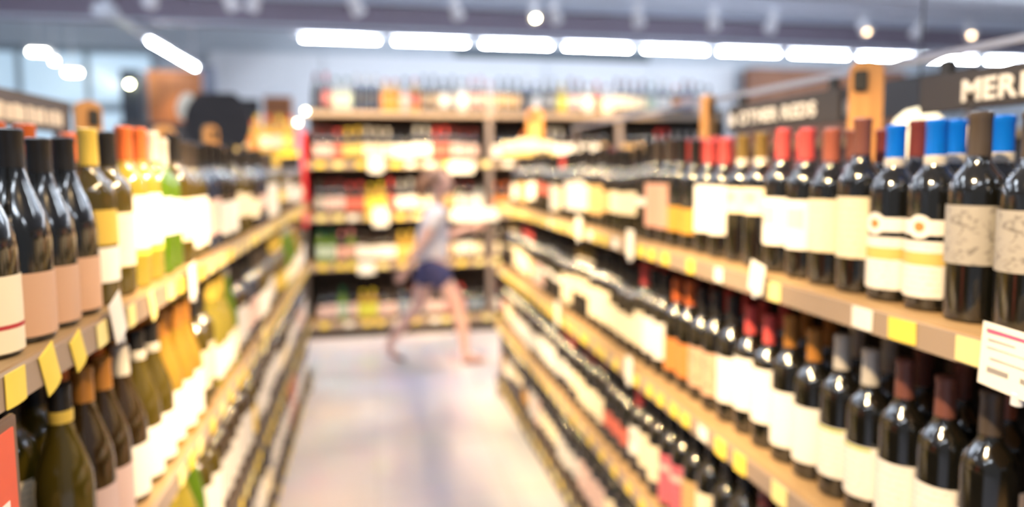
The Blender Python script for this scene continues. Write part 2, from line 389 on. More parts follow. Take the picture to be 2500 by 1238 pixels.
# back unit across the end of the aisle
BY = 6.05; BX0, BX1 = -0.54, 3.35
BDECK = [2.00, 1.555, 1.095, 0.665, 0.150]
bu = empty('shelving_unit', ((BX0 + BX1) / 2, BY, 0)); tag(bu, 'tall shelving unit across the end of the aisle stacked with bottles', 'shelf unit')
hw = (BX1 - BX0) / 2
boxo('back_panel', dark_panel, -hw, hw, 0.46, 0.50, 0.0, 2.06, bu)
boxo('base', dark_panel, -hw, hw, 0.05, 0.46, 0.0, 0.09, bu)
for z in BDECK:
    dk = boxo('shelf', deck_wood_x, -hw, hw, 0.008, 0.46, z - 0.035, z, bu, 0.002)
    bm = bmesh.new(); box(bm, -hw, hw, -0.008 - 0.234, 0.008 - 0.234, -0.012, 0.032); put('price_rail', mesh_of(bm, 'price_rail', rail_mat), dk)
red_panel = mat('red_end_panel', (0.60, 0.02, 0.03), 0.4)
boxo('end_panel', dark_panel, -hw - 0.03, -hw, 0.0, 0.50, 0, 1.0, bu)
ep = boxo('end_panel', red_panel, -hw - 0.03, -hw, 0.0, 0.50, 1.0, 1.82, bu); ep['label'] = 'red end panel'
boxo('end_panel', dark_panel, hw, hw + 0.03, 0.0, 0.50, 0, 2.06, bu)
UPX = (1.06, 2.3)
for x in UPX: x -= (BX0 + BX1) / 2; boxo('upright', post_metal, x - 0.025, x + 0.025, 0.0, 0.06, 0.09, 1.96, bu)

# ================================================================ bottles
PROF = {
    'bordeaux': dict(body=[(0.030, 0.0), (0.0365, 0.004), (0.0375, 0.012), (0.0375, 0.188), (0.0360, 0.200), (0.0310, 0.212), (0.0225, 0.222), (0.0165, 0.232), (0.0145, 0.246), (0.0140, 0.300), (0.0138, 0.302)], neck=0.0150, cap=(0.232, 0.305), lab=(0.055, 0.160)),
    'burgundy': dict(body=[(0.032, 0.0), (0.0395, 0.004), (0.0405, 0.012), (0.0405, 0.145), (0.0385, 0.165), (0.0330, 0.186), (0.0255, 0.208), (0.0190, 0.228), (0.0155, 0.248), (0.0145, 0.262), (0.0140, 0.298), (0.0138, 0.300)], neck=0.0155, cap=(0.248, 0.303), lab=(0.040, 0.130)),
    'hock': dict(body=[(0.030, 0.0), (0.0360, 0.004), (0.0370, 0.012), (0.0370, 0.140), (0.0345, 0.175), (0.0285, 0.215), (0.0210, 0.255), (0.0155, 0.290), (0.0140, 0.326), (0.0138, 0.328)], neck=0.0150, cap=(0.285, 0.330), lab=(0.035, 0.125)),
    'spirit': dict(body=[(0.034, 0.0), (0.0405, 0.004), (0.0415, 0.012), (0.0415, 0.175), (0.0390, 0.192), (0.0300, 0.206), (0.0190, 0.215), (0.0150, 0.225), (0.0148, 0.262), (0.0146, 0.264)], neck=0.0175, cap=(0.238, 0.275), lab=(0.045, 0.150)),
    'jug': dict(body=[(0.040, 0.0), (0.0520, 0.006), (0.0540, 0.015), (0.0540, 0.120), (0.0500, 0.150), (0.0380, 0.176), (0.0240, 0.196), (0.0180, 0.215), (0.0170, 0.246), (0.0168, 0.248)], neck=0.0200, cap=(0.222, 0.258), lab=(0.030, 0.125)),
}
MC = {}
def body_mesh(p, g):
    k = ('b', p, g)
    if k not in MC:
        bm = bmesh.new(); lathe(bm, PROF[p]['body'], 20); MC[k] = mesh_of(bm, 'bottle_body', GLASS[g], True)
    return MC[k]
def cap_mesh(p, c, long=1.0):
    k = ('c', p, c, long)
    if k not in MC:
        z0, z1 = PROF[p]['cap']; z0 = z1 - (z1 - z0) * long; r = PROF[p]['neck']
        bm = bmesh.new(); lathe(bm, [(r + 0.0004, z0), (r + 0.0002, z0 + 0.3 * (z1 - z0)), (r - 0.0002, z1 - 0.012), (r + 0.0008, z1 - 0.010), (r + 0.0008, z1 - 0.002), (r - 0.002, z1)], 16)
        MC[k] = mesh_of(bm, 'capsule', capmat(c), True)
    return MC[k]
def ring_mesh(p, c):
    k = ('r', p, c)
    if k not in MC:
        z0, z1 = PROF[p]['cap']; r = PROF[p]['neck']
        bm = bmesh.new(); lathe(bm, [(r + 0.0012, z0 - 0.002), (r + 0.0016, z0 + 0.004), (r + 0.0016, z0 + 0.014), (r + 0.0012, z0 + 0.016)], 16)
        MC[k] = mesh_of(bm, 'neck_ring', capmat(c), True)
    return MC[k]
def label_mesh(p, c, style, z0, z1, ang, proud=0.0006, seg=10):
    k = ('l', p, c, style, round(z0, 4), round(z1, 4), ang, proud)
    if k not in MC:
        r = max(x for x, _ in PROF[p]['body']) + proud
        bm = bmesh.new(); uv = bm.loops.layers.uv.new('UVMap'); ring = []
        nz = 1
        for j in range(nz + 1):
            z = z0 + (z1 - z0) * j / nz
            ring.append([(bm.verts.new((r * math.cos(R(-ang + 2 * ang * i / seg)), r * math.sin(R(-ang + 2 * ang * i / seg)), z)), i / seg, j / nz) for i in range(seg + 1)])
        for i in range(seg):
            q = (ring[0][i], ring[0][i + 1], ring[1][i + 1], ring[1][i]); f = bm.faces.new([a[0] for a in q])
            for lp, a in zip(f.loops, q): lp[uv].uv = (a[1], a[2])
        me = bpy.data.meshes.new('label'); bm.to_mesh(me); bm.free(); me.materials.append(labmat(c, style))
        for pl in me.polygons: pl.use_smooth = True
        MC[k] = me
    return MC[k]
def medal_mesh(p, c, zc, rad, proud=0.0011):
    k = ('m', p, c, zc, rad)
    if k not in MC:
        r = max(x for x, _ in PROF[p]['body']) + proud; n = 16
        bm = bmesh.new(); uv = bm.loops.layers.uv.new('UVMap')
        cv = bm.verts.new((r, 0, zc)); rim = []
        for i in range(n):
            a = 2 * math.pi * i / n; th = rad * math.cos(a) / r
            rim.append(bm.verts.new((r * math.cos(th), r * math.sin(th), zc + rad * math.sin(a))))
        for i in range(n): bm.faces.new((cv, rim[i], rim[(i + 1) % n]))
        me = bpy.data.meshes.new('medallion'); bm.to_mesh(me); bm.free(); me.materials.append(labmat(c, 'plain')); MC[k] = me
    return MC[k]

# kind: profile, glass, capsule colour, capsule words, label parts, label words
T = {}
def kind(key, prof, gl, cap, labs, words, ring=None, long=1.0, medal=None):
    T[key] = dict(p=prof, g=gl, c=cap, l=labs, w=words, r=ring, lg=long, m=medal)
B, U, H, SP, J = 'bordeaux', 'burgundy', 'hock', 'spirit', 'jug'
kind('pict', B, 'black', 'greybrown', [('grey', 'art', 0.085, 0.170, 78)], 'grey-capped dark bottle with drawing label')
kind('two', B, 'black', 'blue', [('white', 'plain', 0.122, 0.146, 85), ('white', 'lines', 0.022, 0.112, 85), ('gold', 'plain', 0.074, 0.094, 84)], 'blue-capped dark bottle with two-part white label', ring='white', medal=('white', 0.135, 0.019))
kind('cream_br', B, 'black', 'rosebrown', [('cream', 'lines', 0.062, 0.168, 80)], 'brown-capped dark bottle with cream label')
kind('cream_sal', B, 'black', 'salmon', [('cream', 'lines', 0.066, 0.168, 80)], 'salmon-capped dark bottle with cream label')
kind('white_red', B, 'black', 'red', [('white', 'frame', 0.060, 0.160, 82)], 'red-capped dark bottle with white label')
kind('small_olive', B, 'black', 'olive', [('cream', 'frame', 0.120, 0.180, 60)], 'olive-capped dark bottle with small cream label', ring='white')
kind('big_red', B, 'black', 'red', [('white', 'plain', 0.060, 0.185, 85)], 'red-capped dark bottle with big white label')
kind('amber', B, 'black', 'black', [('amber', 'plain', 0.045, 0.115, 70)], 'black-capped dark bottle with amber label')
kind('pinkl', B, 'black', 'greybrown', [('pink', 'plain', 0.045, 0.175, 60)], 'grey-capped dark bottle with tall pink label')
kind('smallw', B, 'black', 'black', [('white', 'plain', 0.105, 0.130, 70)], 'black-capped dark bottle with narrow white label')
kind('tan', B, 'black', 'black', [('tan', 'lines', 0.050, 0.160, 75)], 'black-capped dark bottle with tan label')
kind('cream_bk', B, 'black', 'black', [('cream', 'lines', 0.050, 0.160, 80)], 'black-capped dark bottle with cream label')
kind('cream_red', B, 'black', 'red', [('cream', 'plain', 0.050, 0.160, 80)], 'red-capped dark bottle with cream label')
kind('pale_bk', B, 'black', 'black', [('pale', 'plain', 0.040, 0.165, 80)], 'black-capped dark bottle with pale grey label')
kind('pale_red', B, 'black', 'maroon', [('pale', 'lines', 0.040, 0.160, 80)], 'maroon-capped dark bottle with pale grey label')
kind('coral_bk', B, 'black', 'black', [('coral', 'plain', 0.080, 0.150, 75)], 'black-capped dark bottle with coral label')
kind('white_bk', B, 'black', 'black', [('white', 'plain', 0.050, 0.160, 82)], 'black-capped dark bottle with white label')
kind('white_sil', B, 'black', 'white', [('white', 'lines', 0.040, 0.135, 82), ('lime', 'plain', 0.128, 0.133, 50)], 'white-capped dark bottle with white label')
kind('white_gb', B, 'black', 'rosebrown', [('white', 'lines', 0.030, 0.135, 84)], 'brown-capped dark bottle with white label')
kind('white_gb2', B, 'black', 'greybrown', [('white', 'lines', 0.030, 0.125, 84)], 'grey-capped dark bottle with white label')
kind('white_amb', B, 'black', 'amber', [('white', 'plain', 0.035, 0.150, 84)], 'amber-capped dark bottle with white label')
kind('orange_l', B, 'black', 'orange', [('orange', 'lines', 0.040, 0.135, 75)], 'orange-capped dark bottle with orange label')
kind('swirl', B, 'black', 'black', [('peach', 'art', 0.040, 0.150, 75)], 'black-capped dark bottle with swirled peach label')
kind('rosep', B, 'black', 'black', [('rosepink', 'lines', 0.020, 0.165, 82), ('blush', 'plain', 0.118, 0.135, 82)], 'dark bottle with rose-pink label')
kind('cream_mar', B, 'black', 'maroon', [('cream', 'plain', 0.050, 0.165, 80)], 'maroon-capped dark bottle with cream label')
kind('blush_bk', B, 'black', 'black', [('blush', 'plain', 0.040, 0.160, 80)], 'black-capped dark bottle with blush label')
# whites
kind('w_dark', U, 'black', 'black', [('peach', 'plain', 0.010, 0.100, 86)], 'dark sloping bottle with peach label')
kind('w_creamred', U, 'black', 'black', [('cream', 'plain', 0.008, 0.112, 84), ('red', 'plain', 0.040, 0.046, 84)], 'dark sloping bottle with red-lined cream label')
kind('w_orangecap', U, 'brown', 'orange', [('cream', 'lines', 0.030, 0.120, 80)], 'orange-capped brown bottle with cream label')
kind('w_gold2', B, 'olive', 'gold', [('yellow', 'plain', 0.105, 0.165, 82), ('white', 'plain', 0.040, 0.100, 82)], 'gold-capped olive bottle with two-tone label')
kind('w_olive', B, 'olive', 'black', [('cream', 'lines', 0.055, 0.155, 75)], 'black-capped olive bottle with cream label')
kind('w_bigw', B, 'yellow', 'orange', [('white', 'plain', 0.075, 0.175, 84), ('lime', 'plain', 0.062, 0.074, 84)], 'orange-capped yellow bottle with big white label')
kind('w_green', B, 'green', 'white', [('white', 'plain', 0.085, 0.165, 80)], 'white-capped green bottle with white label')
kind('w_tallw', B, 'olive', 'greybrown', [('white', 'plain', 0.030, 0.160, 80)], 'grey-capped olive bottle with tall white label')
kind('w_bk_cream', B, 'black', 'black', [('cream', 'plain', 0.035, 0.125, 80)], 'dark bottle with low cream label')
kind('w_bk_white', B, 'black', 'black', [('white', 'plain', 0.030, 0.130, 82)], 'dark bottle with low white label')
kind('w_bk_blush', B, 'blue', 'black', [('blush', 'plain', 0.045, 0.145, 80)], 'blue-black bottle with blush label')
kind('w_bkring', U, 'olive', 'black', [('black', 'lines', 0.020, 0.085, 86)], 'black-labelled olive sloping bottle', ring='gold')
kind('w_or_white', U, 'brown', 'amber', [('blush', 'plain', 0.015, 0.110, 86)], 'amber-capped brown bottle with blush label')
kind('w_wh_white', U, 'brown', 'white', [('white', 'plain', 0.015, 0.115, 86)], 'white-capped brown bottle with white label')
kind('w_bk_ring', U, 'olive', 'black', [('white', 'plain', 0.015, 0.115, 86)], 'olive sloping bottle with white neck ring', ring='white')
kind('w_goldglow', U, 'gold', 'amber', [('white', 'plain', 0.020, 0.130, 84)], 'golden sloping bottle with white label')
kind('w_yel_white', U, 'yellow', 'gold', [('white', 'plain', 0.030, 0.120, 80)], 'gold-capped yellow bottle with white label')
kind('w_hockg', H, 'green', 'white', [('cream', 'plain', 0.035, 0.125, 80)], 'slim green bottle with cream label')
kind('w_hocky', H, 'yellow', 'yellow', [('white', 'plain', 0.035, 0.125, 80)], 'slim yellow bottle with white label')
kind('w_pale', B, 'brown', 'black', [('pale', 'plain', 0.040, 0.160, 80)], 'brown bottle with pale grey label')
kind('w_rose', B, 'rose', 'pink', [('blush', 'plain', 0.050, 0.150, 78)], 'rose wine bottle with pink label')
kind('w_oliveyl', B, 'olive', 'gold', [('yellow', 'plain', 0.050, 0.140, 78)], 'olive bottle with yellow label')
# back wall
for gk, gl in (('k', 'black'), ('n', 'brown'), ('c', 'clear'), ('u', 'blue'), ('g', 'green'), ('y', 'gold')):
    for cc in ('white', 'cream', 'pink', 'coral', 'orange', 'pale', 'lime', 'blush', 'tan', 'gold', 'mint', 'bluegrey', 'grey', 'black'):
        GW = dict(k='dark', n='brown', c='clear', u='blue', g='green', y='golden')[gk]
        for pk, pp in (('B', B), ('S', SP), ('J', J)):
            cp = {'coral': 'red', 'orange': 'orange', 'lime': 'yellow', 'pink': 'pink', 'mint': 'green', 'gold': 'gold'}.get(cc, rnd.choice(['black', 'black', 'silver', 'maroon', 'greybrown', 'white']))
            pz = PROF[pp]['lab']
            kind('%s%s_%s' % (pk, gk, cc), pp, gl, cp, [(cc, 'plain', pz[0], pz[1], 78)], '%s %s with %s label' % (GW, {'B': 'bottle', 'S': 'squat bottle', 'J': 'round jug'}[pk], {'mint': 'pale green', 'lime': 'lime yellow', 'bluegrey': 'slate', 'blush': 'blush pink', 'pale': 'pale grey'}.get(cc, cc)))

def bottle(name, k, loc, rz, label, cat, group, scale=1.0, dv=(0, 0)):
    t = T[k]; p = t['p']
    r = empty(name, loc, rz); tag(r, label, cat, group)
    if scale != 1.0: r.scale = (1, 1, scale)
    put('bottle_body', body_mesh(p, t['g']), r)
    put('capsule', cap_mesh(p, t['c'], t['lg']), r)
    if t['r']: put('neck_ring', ring_mesh(p, t['r']), r)
    one = len(t['l']) == 1 and t['l'][0][3] - t['l'][0][2] > 0.05
    for i, (c, st, z0, z1, an) in enumerate(t['l']):
        put('label' if i == 0 else ('label_band' if z1 - z0 < 0.025 else 'lower_label'), label_mesh(p, c, st, z0 + (dv[0] if one else 0), z1 + (dv[1] if one else 0), an, 0.0006 + 0.0003 * i), r)
    if t['m']:
        md = put('medallion', medal_mesh(p, *t['m']), r)
        put('seal', medal_mesh(p, 'orange', t['m'][1] + 0.0001, 0.008, 0.0015), md)
    return r

def expand(seq):
    out = []
    for k, n in seq: out += [k] * n
    return out
FAR = {'red': ['cream_bk', 'tan', 'pale_bk', 'white_bk', 'smallw', 'coral_bk', 'amber', 'cream_mar', 'pinkl', 'white_red', 'blush_bk', 'small_olive', 'cream_bk', 'pale_red'],
       'white': ['w_bk_cream', 'w_bk_white', 'w_pale', 'w_olive', 'w_tallw', 'w_bk_blush', 'w_pale', 'w_hockg', 'w_oliveyl']}
def row(side, level, depth, seq, y0, y1, step, rowname, jit=0.004, start_index=1):
    """one row of bottles along an aisle shelf"""
    s = 1 if side == 'red' else -1
    base = RL if s > 0 else LL
    ks = expand(seq); y = y0; i = 0; swap = None; left = 0; dv = (0, 0)
    yend = (RY1 if s > 0 else LY1) - 0.05
    while y < min(y1, yend):
        k = ks[i % len(ks)] if i < len(ks) else ks[len(ks) // 2 + (i % max(1, len(ks) - len(ks) // 2))]
        if left <= 0:
            left = rnd.randint(2, 4); dv = (rnd.choice((-0.012, 0, 0.010, 0.022)), rnd.choice((-0.022, -0.010, 0, 0.008)))
            swap = rnd.choice(FAR[side] if side == 'red' or level < 2 else ['w_pale', 'w_bk_cream', 'w_bk_blush', 'w_bk_white']) if rnd.random() < 0.45 else None
        left -= 1; far = i >= 17 or (level > 1 and i >= 8)
        if far and swap: k = swap
        x = s * (base + depth + rnd.uniform(-jit, jit) * 0.8)
        rz = (math.pi if s > 0 else 0) + rnd.uniform(-0.16, 0.16) + (0.25 if s > 0 else -0.25)
        lab = '%s, %s from near end, %s %s shelf, %s row' % (T[k]['w'], ordn(i + 1), LEVEL[level], 'red-wine' if s > 0 else 'white-wine', rowname)
        bottle('red_wine_bottle' if s > 0 else 'white_wine_bottle', k, (x, y, DECK[level] + 0.0005), rz, lab,
               'red wine' if s > 0 else 'white wine', '%s %s shelf %s row' % (LEVEL[level], 'red-wine' if s > 0 else 'white-wine', rowname),
               (rnd.uniform(0.93, 1.03) if far else rnd.uniform(0.97, 1.03)) * (0.91 if k in ('w_dark', 'w_creamred') else 0.96 if T[k]['p'] == H else 1.0), dv if far else (0, 0))
        y += step + rnd.uniform(-0.001, 0.003); i += 1

# ---- red wine side
row('red', 0, 0.085, [('pict', 2), ('two', 2), ('cream_br', 1), ('cream_sal', 1), ('white_red', 2), ('small_olive', 2), ('big_red', 2), ('amber', 2), ('pinkl', 2), ('smallw', 1), ('cream_bk', 3), ('tan', 2), ('cream_bk', 2), ('pale_bk', 3), ('coral_bk', 1), ('cream_red', 1), ('pale_bk', 3), ('white_red', 1), ('white_bk', 3), ('cream_mar', 2), ('white_bk', 3), ('coral_bk', 1), ('white_bk', 4)], 0.748, 4.03, 0.0795, 'front')
row('red', 0, 0.172, [('cream_br', 1), ('two', 2), ('cream_mar', 2), ('cream_br', 2), ('white_red', 4), ('big_red', 4), ('amber', 2), ('pinkl', 3), ('cream_red', 2), ('pale_red', 3)], 0.79, 2.9, 0.0805, 'second')
row('red', 1, 0.085, [('white_gb2', 1), ('white_gb', 2), ('white_sil', 2), ('white_amb', 2), ('big_red', 2), ('white_bk', 1), ('swirl', 2), ('orange_l', 2), ('white_bk', 2), ('cream_red', 2), ('tan', 3), ('orange_l', 2), ('coral_bk', 2), ('pale_bk', 6), ('white_bk', 3), ('tan', 2), ('cream_red', 3), ('cream_mar', 3), ('cream_red', 3)], 0.79, 9, 0.0775, 'front')
row('red', 1, 0.170, [('white_gb', 3), ('white_sil', 2), ('white_amb', 2), ('white_red', 4), ('cream_mar', 4), ('white_red', 4)], 0.84, 2.4, 0.081, 'second')
row('red', 2, 0.062, [('pale_red', 1), ('cream_bk', 1), ('amber', 1), ('cream_bk', 1), ('tan', 1), ('rosep', 2), ('cream_bk', 2), ('white_red', 2), ('cream_bk', 2), ('cream_red', 3), ('cream_bk', 2), ('white_red', 2), ('pale_red', 4), ('pale_bk', 8), ('blush_bk', 3), ('pale_red', 6)], 1.30, 9, 0.079, 'front')
row('red', 3, 0.062, [('cream_bk', 4), ('blush_bk', 5), ('pale_red', 3), ('blush_bk', 5), ('pale_bk', 5), ('pale_red', 4)], 2.0, 9, 0.080, 'front')
# ---- white wine side
row('white', 0, 0.056, [('w_creamred', 1), ('w_dark', 3), ('w_gold2', 1), ('w_olive', 1), ('w_bigw', 2), ('w_green', 2), ('w_olive', 1), ('w_tallw', 2), ('w_bk_blush', 2), ('w_bk_white', 5), ('w_bk_cream', 3), ('w_bk_blush', 3), ('w_bk_white', 3), ('w_pale', 3), ('w_bk_cream', 4), ('w_bk_white', 5)], 0.93, 9, 0.0835, 'front')
row('white', 0, 0.145, [('w_dark', 2), ('w_orangecap', 2), ('w_dark', 1), ('w_orangecap', 2), ('w_bigw', 4), ('w_olive', 2), ('w_green', 1), ('w_olive', 3), ('w_bk_cream', 8)], 1.0, 2.6, 0.0845, 'second')
row('white', 1, 0.056, [('w_bkring', 1), ('w_or_white', 2), ('w_wh_white', 1), ('w_bk_ring', 2), ('w_goldglow', 3), ('w_olive', 2), ('w_yel_white', 3), ('w_hockg', 1), ('w_pale', 3), ('w_olive', 2), ('w_pale', 5), ('w_oliveyl', 3), ('w_pale', 5), ('w_hockg', 3), ('w_goldglow', 3)], 1.115, 9, 0.084, 'front')
row('white', 1, 0.145, [('w_olive', 2), ('w_orangecap', 3), ('w_goldglow', 5), ('w_yel_white', 5)], 1.15, 2.3, 0.085, 'second')
row('white', 2, 0.056, [('w_hocky', 2), ('w_yel_white', 2), ('w_hockg', 1), ('w_tallw', 2), ('w_pale', 6), ('w_oliveyl', 1), ('w_pale', 8), ('w_bk_cream', 4), ('w_pale', 8)], 1.45, 9, 0.083, 'front')
row('white', 3, 0.056, [('w_pale', 6), ('w_tallw', 4), ('w_pale', 8), ('w_rose', 4), ('w_pale', 8)], 2.1, 9, 0.083, 'front')

# ---- back unit
BL = ['topmost', 'second', 'third', 'fourth', 'lowest']
def brow(level, seq, x0, x1, step, big=1.0):
    ks = expand(seq); x = x0; i = 0
    while x < x1:
        k = ks[i % len(ks)]
        wide = T[k]['p'] == J
        if level and any(abs(x - u) < 0.072 for u in UPX): x += 0.02; continue
        if wide and i: x += 0.012
        lab = '%s, %s along the %s shelf of the end-wall unit' % (T[k]['w'], ordn(i + 1), BL[level])
        bottle('display_bottle', k, (x, BY + 0.075 + rnd.uniform(-0.008, 0.008), BDECK[level] + 0.0005), -math.pi / 2 + rnd.uniform(-0.2, 0.2), lab, 'bottle', '%s shelf of the end-wall unit' % BL[level], big * rnd.uniform(0.96, 1.04))
        x += step + (0.016 if wide else 0) + rnd.uniform(0, 0.004); i += 1
brow(0, [('Bk_black', 1), ('Bk_coral', 1), ('Sc_mint', 2), ('Bu_black', 3), ('Sy_orange', 2), ('Sc_blush', 1), ('Sy_coral', 1), ('Bk_tan', 2), ('Sk_white', 1), ('Bk_grey', 1), ('Sc_white', 1), ('Bk_pink', 2), ('Sc_pink', 1), ('Bk_tan', 3), ('Bu_black', 1), ('Sk_white', 1), ('Bn_grey', 2), ('Sy_lime', 1), ('Bk_blush', 2), ('Sc_white', 1), ('Sn_coral', 1), ('Jc_cream', 1), ('Bu_cream', 4), ('Sc_mint', 1), ('Bu_white', 2), ('Sk_orange', 1), ('Bu_blush', 2), ('Sc_white', 2), ('Bu_coral', 2), ('Bk_black', 3)], BX0 + 0.10, 3.25, 0.083, 1.05)
brow(1, [('Bk_blush', 2), ('Sk_coral', 1), ('Bk_gold', 2), ('Bk_cream', 3), ('Sk_white', 2), ('Bk_white', 2), ('Bk_coral', 2), ('Bk_blush', 3), ('Sk_white', 3), ('Sn_orange', 3), ('Bk_white', 2), ('Bn_white', 4), ('Bk_tan', 5), ('Bk_coral', 2), ('Bk_cream', 4)], BX0 + 0.10, 3.25, 0.084)
brow(2, [('Bk_grey', 1), ('Bk_blush', 2), ('Sn_coral', 2), ('Sy_lime', 2), ('Bk_coral', 1), ('Bk_white', 2), ('Sk_cream', 2), ('Bk_tan', 2), ('Bk_pale', 2), ('Sc_white', 1), ('Sn_orange', 2), ('Bk_pale', 2)], BX0 + 0.10, 1.35, 0.086)
brow(3, [('Bg_mint', 2), ('Sk_pink', 1), ('Bg_pink', 1), ('Sn_white', 4), ('Sy_gold', 2), ('Bk_cream', 2), ('Sn_tan', 2), ('Bk_white', 2), ('Sn_cream', 3), ('Bk_cream', 2)], BX0 + 0.10, 1.35, 0.086)
brow(4, [('Sk_blush', 2), ('Bg_mint', 1), ('Sk_blush', 1), ('Sy_lime', 2), ('Sn_blush', 2), ('Bu_bluegrey', 1), ('Sk_pale', 2), ('Sn_blush', 2), ('Sn_coral', 2), ('Bk_bluegrey', 2), ('Sk_pale', 3)], BX0 + 0.10, 1.35, 0.086)

# ================================================================ price tags and cards on the rails
tag_yel = mat('yellow_price_paper', (0.88, 0.66, 0.10), 0.5, noise=0.05, nscale=40)
tag_yel2 = mat('pale_yellow_price_paper', (0.88, 0.76, 0.32), 0.5, noise=0.05, nscale=40)
tag_wht = mat('white_price_paper', (0.88, 0.85, 0.78), 0.5, noise=0.03, nscale=40)
ink_grey = mat('grey_print', (0.30, 0.28, 0.27), 0.6); ink_pink = mat('pink_print', (0.62, 0.10, 0.22), 0.6)
def card_mesh(wd, ht, m, key):
    k = ('card', wd, ht, key)
    if k not in MC:
        bm = bmesh.new(); n = 4; fr = []; bk = []
        for i in range(n + 1):
            u = -wd / 2 + wd * i / n; bow = 0.002 * (1 - (2 * i / n - 1) ** 2)
            fr.append((bm.verts.new((0.0012 + bow, u, 0)), bm.verts.new((0.0012 + bow, u, ht)))); bk.append((bm.verts.new((0, u, 0)), bm.verts.new((0, u, ht))))
        for i in range(n):
            bm.faces.new((fr[i][0], fr[i + 1][0], fr[i + 1][1], fr[i][1])); bm.faces.new((bk[i][0], bk[i][1], bk[i + 1][1], bk[i + 1][0]))
            bm.faces.new((fr[i][1], fr[i + 1][1], bk[i + 1][1], bk[i][1])); bm.faces.new((fr[i][0], bk[i][0], bk[i + 1][0], fr[i + 1][0]))
        for i in (0, n): bm.faces.new((fr[i][0], fr[i][1], bk[i][1], bk[i][0]))
        MC[k] = mesh_of(bm, 'price_card', m)
    return MC[k]
def print_line(parent, m, y0, y1, z, h, name='print_line'):
    bm = bmesh.new(); box(bm, 0.0030, 0.0036, y0, y1, z, z + h); return put(name, mesh_of(bm, name, m), parent)
def price_tag(loc, rz, tilt, col, wd, ht, label, group, lean=0.0):
    m = dict(y=tag_yel, p=tag_yel2, w=tag_wht)[col]
    o = put('price_tag', card_mesh(wd, ht, m, col), None, loc, (tilt, lean, rz)); tag(o, label, 'price tag', group)
    return o
CW = dict(y='yellow', p='pale yellow', w='white')
def tags(side, level, ys):
    s = 1 if side == 'red' else -1; lip = RL if s > 0 else LL
    for i, (y, c, wd, ht, tilt) in enumerate(ys):
        x = s * (lip - 0.0052); rz = math.pi if s > 0 else 0
        price_tag((x, y, DECK[level] - 0.034 - (ht - 0.03) * 0.6), rz, tilt, c, wd, ht,
                  '%s price tag, %s from near end on %s %s shelf rail' % (CW[c], ordn(i + 1), LEVEL[level], 'red-wine' if s > 0 else 'white-wine'),
                  '%s %s price tags' % (LEVEL[level], side))
def auto(y0, y1, lo, hi, pal='yyypw', big=1.0):
    out = []; y = y0
    while y < y1:
        out.append((y, rnd.choice(pal), 0.048 * big, 0.032 * big, rnd.uniform(-0.06, 0.06))); y += rnd.uniform(lo, hi)
    return out
tags('red', 0, [(0.735, 'p', 0.058, 0.034, 0), (0.86, 'y', 0.054, 0.034, 0.03), (0.945, 'w', 0.046, 0.034, 0), (1.19, 'p', 0.04, 0.036, 0), (1.41, 'w', 0.036, 0.032, 0), (1.55, 'y', 0.04, 0.034, 0)] + auto(1.70, 4.2, 0.055, 0.12, 'yyypw'))
tags('red', 1, [(1.02, 'p', 0.05, 0.04, 0), (1.155, 'p', 0.05, 0.04, 0), (1.30, 'y', 0.05, 0.042, 0.05), (1.385, 'y', 0.05, 0.04, 0)] + auto(1.47, 4.2, 0.06, 0.13, 'yyyyw'))
tags('red', 2, auto(1.40, 4.2, 0.07, 0.15, 'yyyp'))
tags('red', 3, auto(1.9, 4.2, 0.08, 0.16, 'yyp'))
tags('white', 0, [(0.86, 'y', 0.045, 0.04, 0), (0.955, 'y', 0.040, 0.058, 0.35), (1.04, 'y', 0.036, 0.050, 0.4), (1.12, 'p', 0.04, 0.036, 0.1), (1.185, 'p', 0.036, 0.036, 0.05), (1.25, 'p', 0.036, 0.036, 0.05), (1.37, 'p', 0.03, 0.056, 0.4)] + auto(1.48, 4.6, 0.06, 0.13, 'yypp'))
tags('white', 1, auto(1.5, 4.6, 0.07, 0.14, 'yypp'))
tags('white', 2, auto(1.6, 4.6, 0.08, 0.16, 'yyp'))
tags('white', 3, auto(2.2, 4.6, 0.10, 0.2, 'yp'))
for lv in range(1, 5):
    x = BX0 + 0.12; i = 0; xe = 3.0 if lv == 1 else 1.3
    while x < xe:
        i += 1; c = rnd.choice('yypw')
        o = price_tag((x, BY - 0.010, BDECK[lv] - 0.040), -math.pi / 2, 0, c, 0.07, 0.042, '%s price tag, %s along the %s shelf rail of the end-wall unit' % (CW[c], ordn(i), BL[lv]), '%s shelf rail price tags' % BL[lv])
        x += rnd.uniform(0.10, 0.22)
# larger shelf cards
def talker(name, loc, rz, wd, ht, label, tilt=0.0, lines=(), lean=0.0, col='w', clip=True):
    r = empty(name, loc); r.rotation_euler = (tilt, lean, rz); tag(r, label, 'shelf card')
    put('card', card_mesh(wd, ht, dict(w=tag_wht, p=tag_yel2, y=tag_yel)[col], col), r)
    for (mm, a, b, z, h) in lines: print_line(r, mm, a * wd / 2, b * wd / 2, z * ht, h * ht)
    if clip:
        bm = bmesh.new(); lathe(bm, [(0.004, -0.012), (0.007, -0.010), (0.007, 0.004), (0.004, 0.006)], 10)
        put('clip', mesh_of(bm, 'clip', mat('clear_clip_plastic', (0.7, 0.72, 0.78), 0.1, spec=0.8), True), r, (-0.002, 0, 0))
    return r
LN = [(ink_pink, -0.85, 0.85, 0.86, 0.055), (ink_grey, -0.8, -0.1, 0.74, 0.02), (ink_grey, -0.8, 0.9, 0.62, 0.012), (ink_grey, -0.7, 0.5, 0.45, 0.02), (ink_grey, -0.75, -0.2, 0.24, 0.08), (ink_grey, 0.1, 0.6, 0.24, 0.08)]
talker('shelf_card', (RL - 0.030, 0.652, 1.222), math.pi, 0.105, 0.080, 'large white price card with a pink heading on the nearest red-wine shelf rail', -0.05, LN)
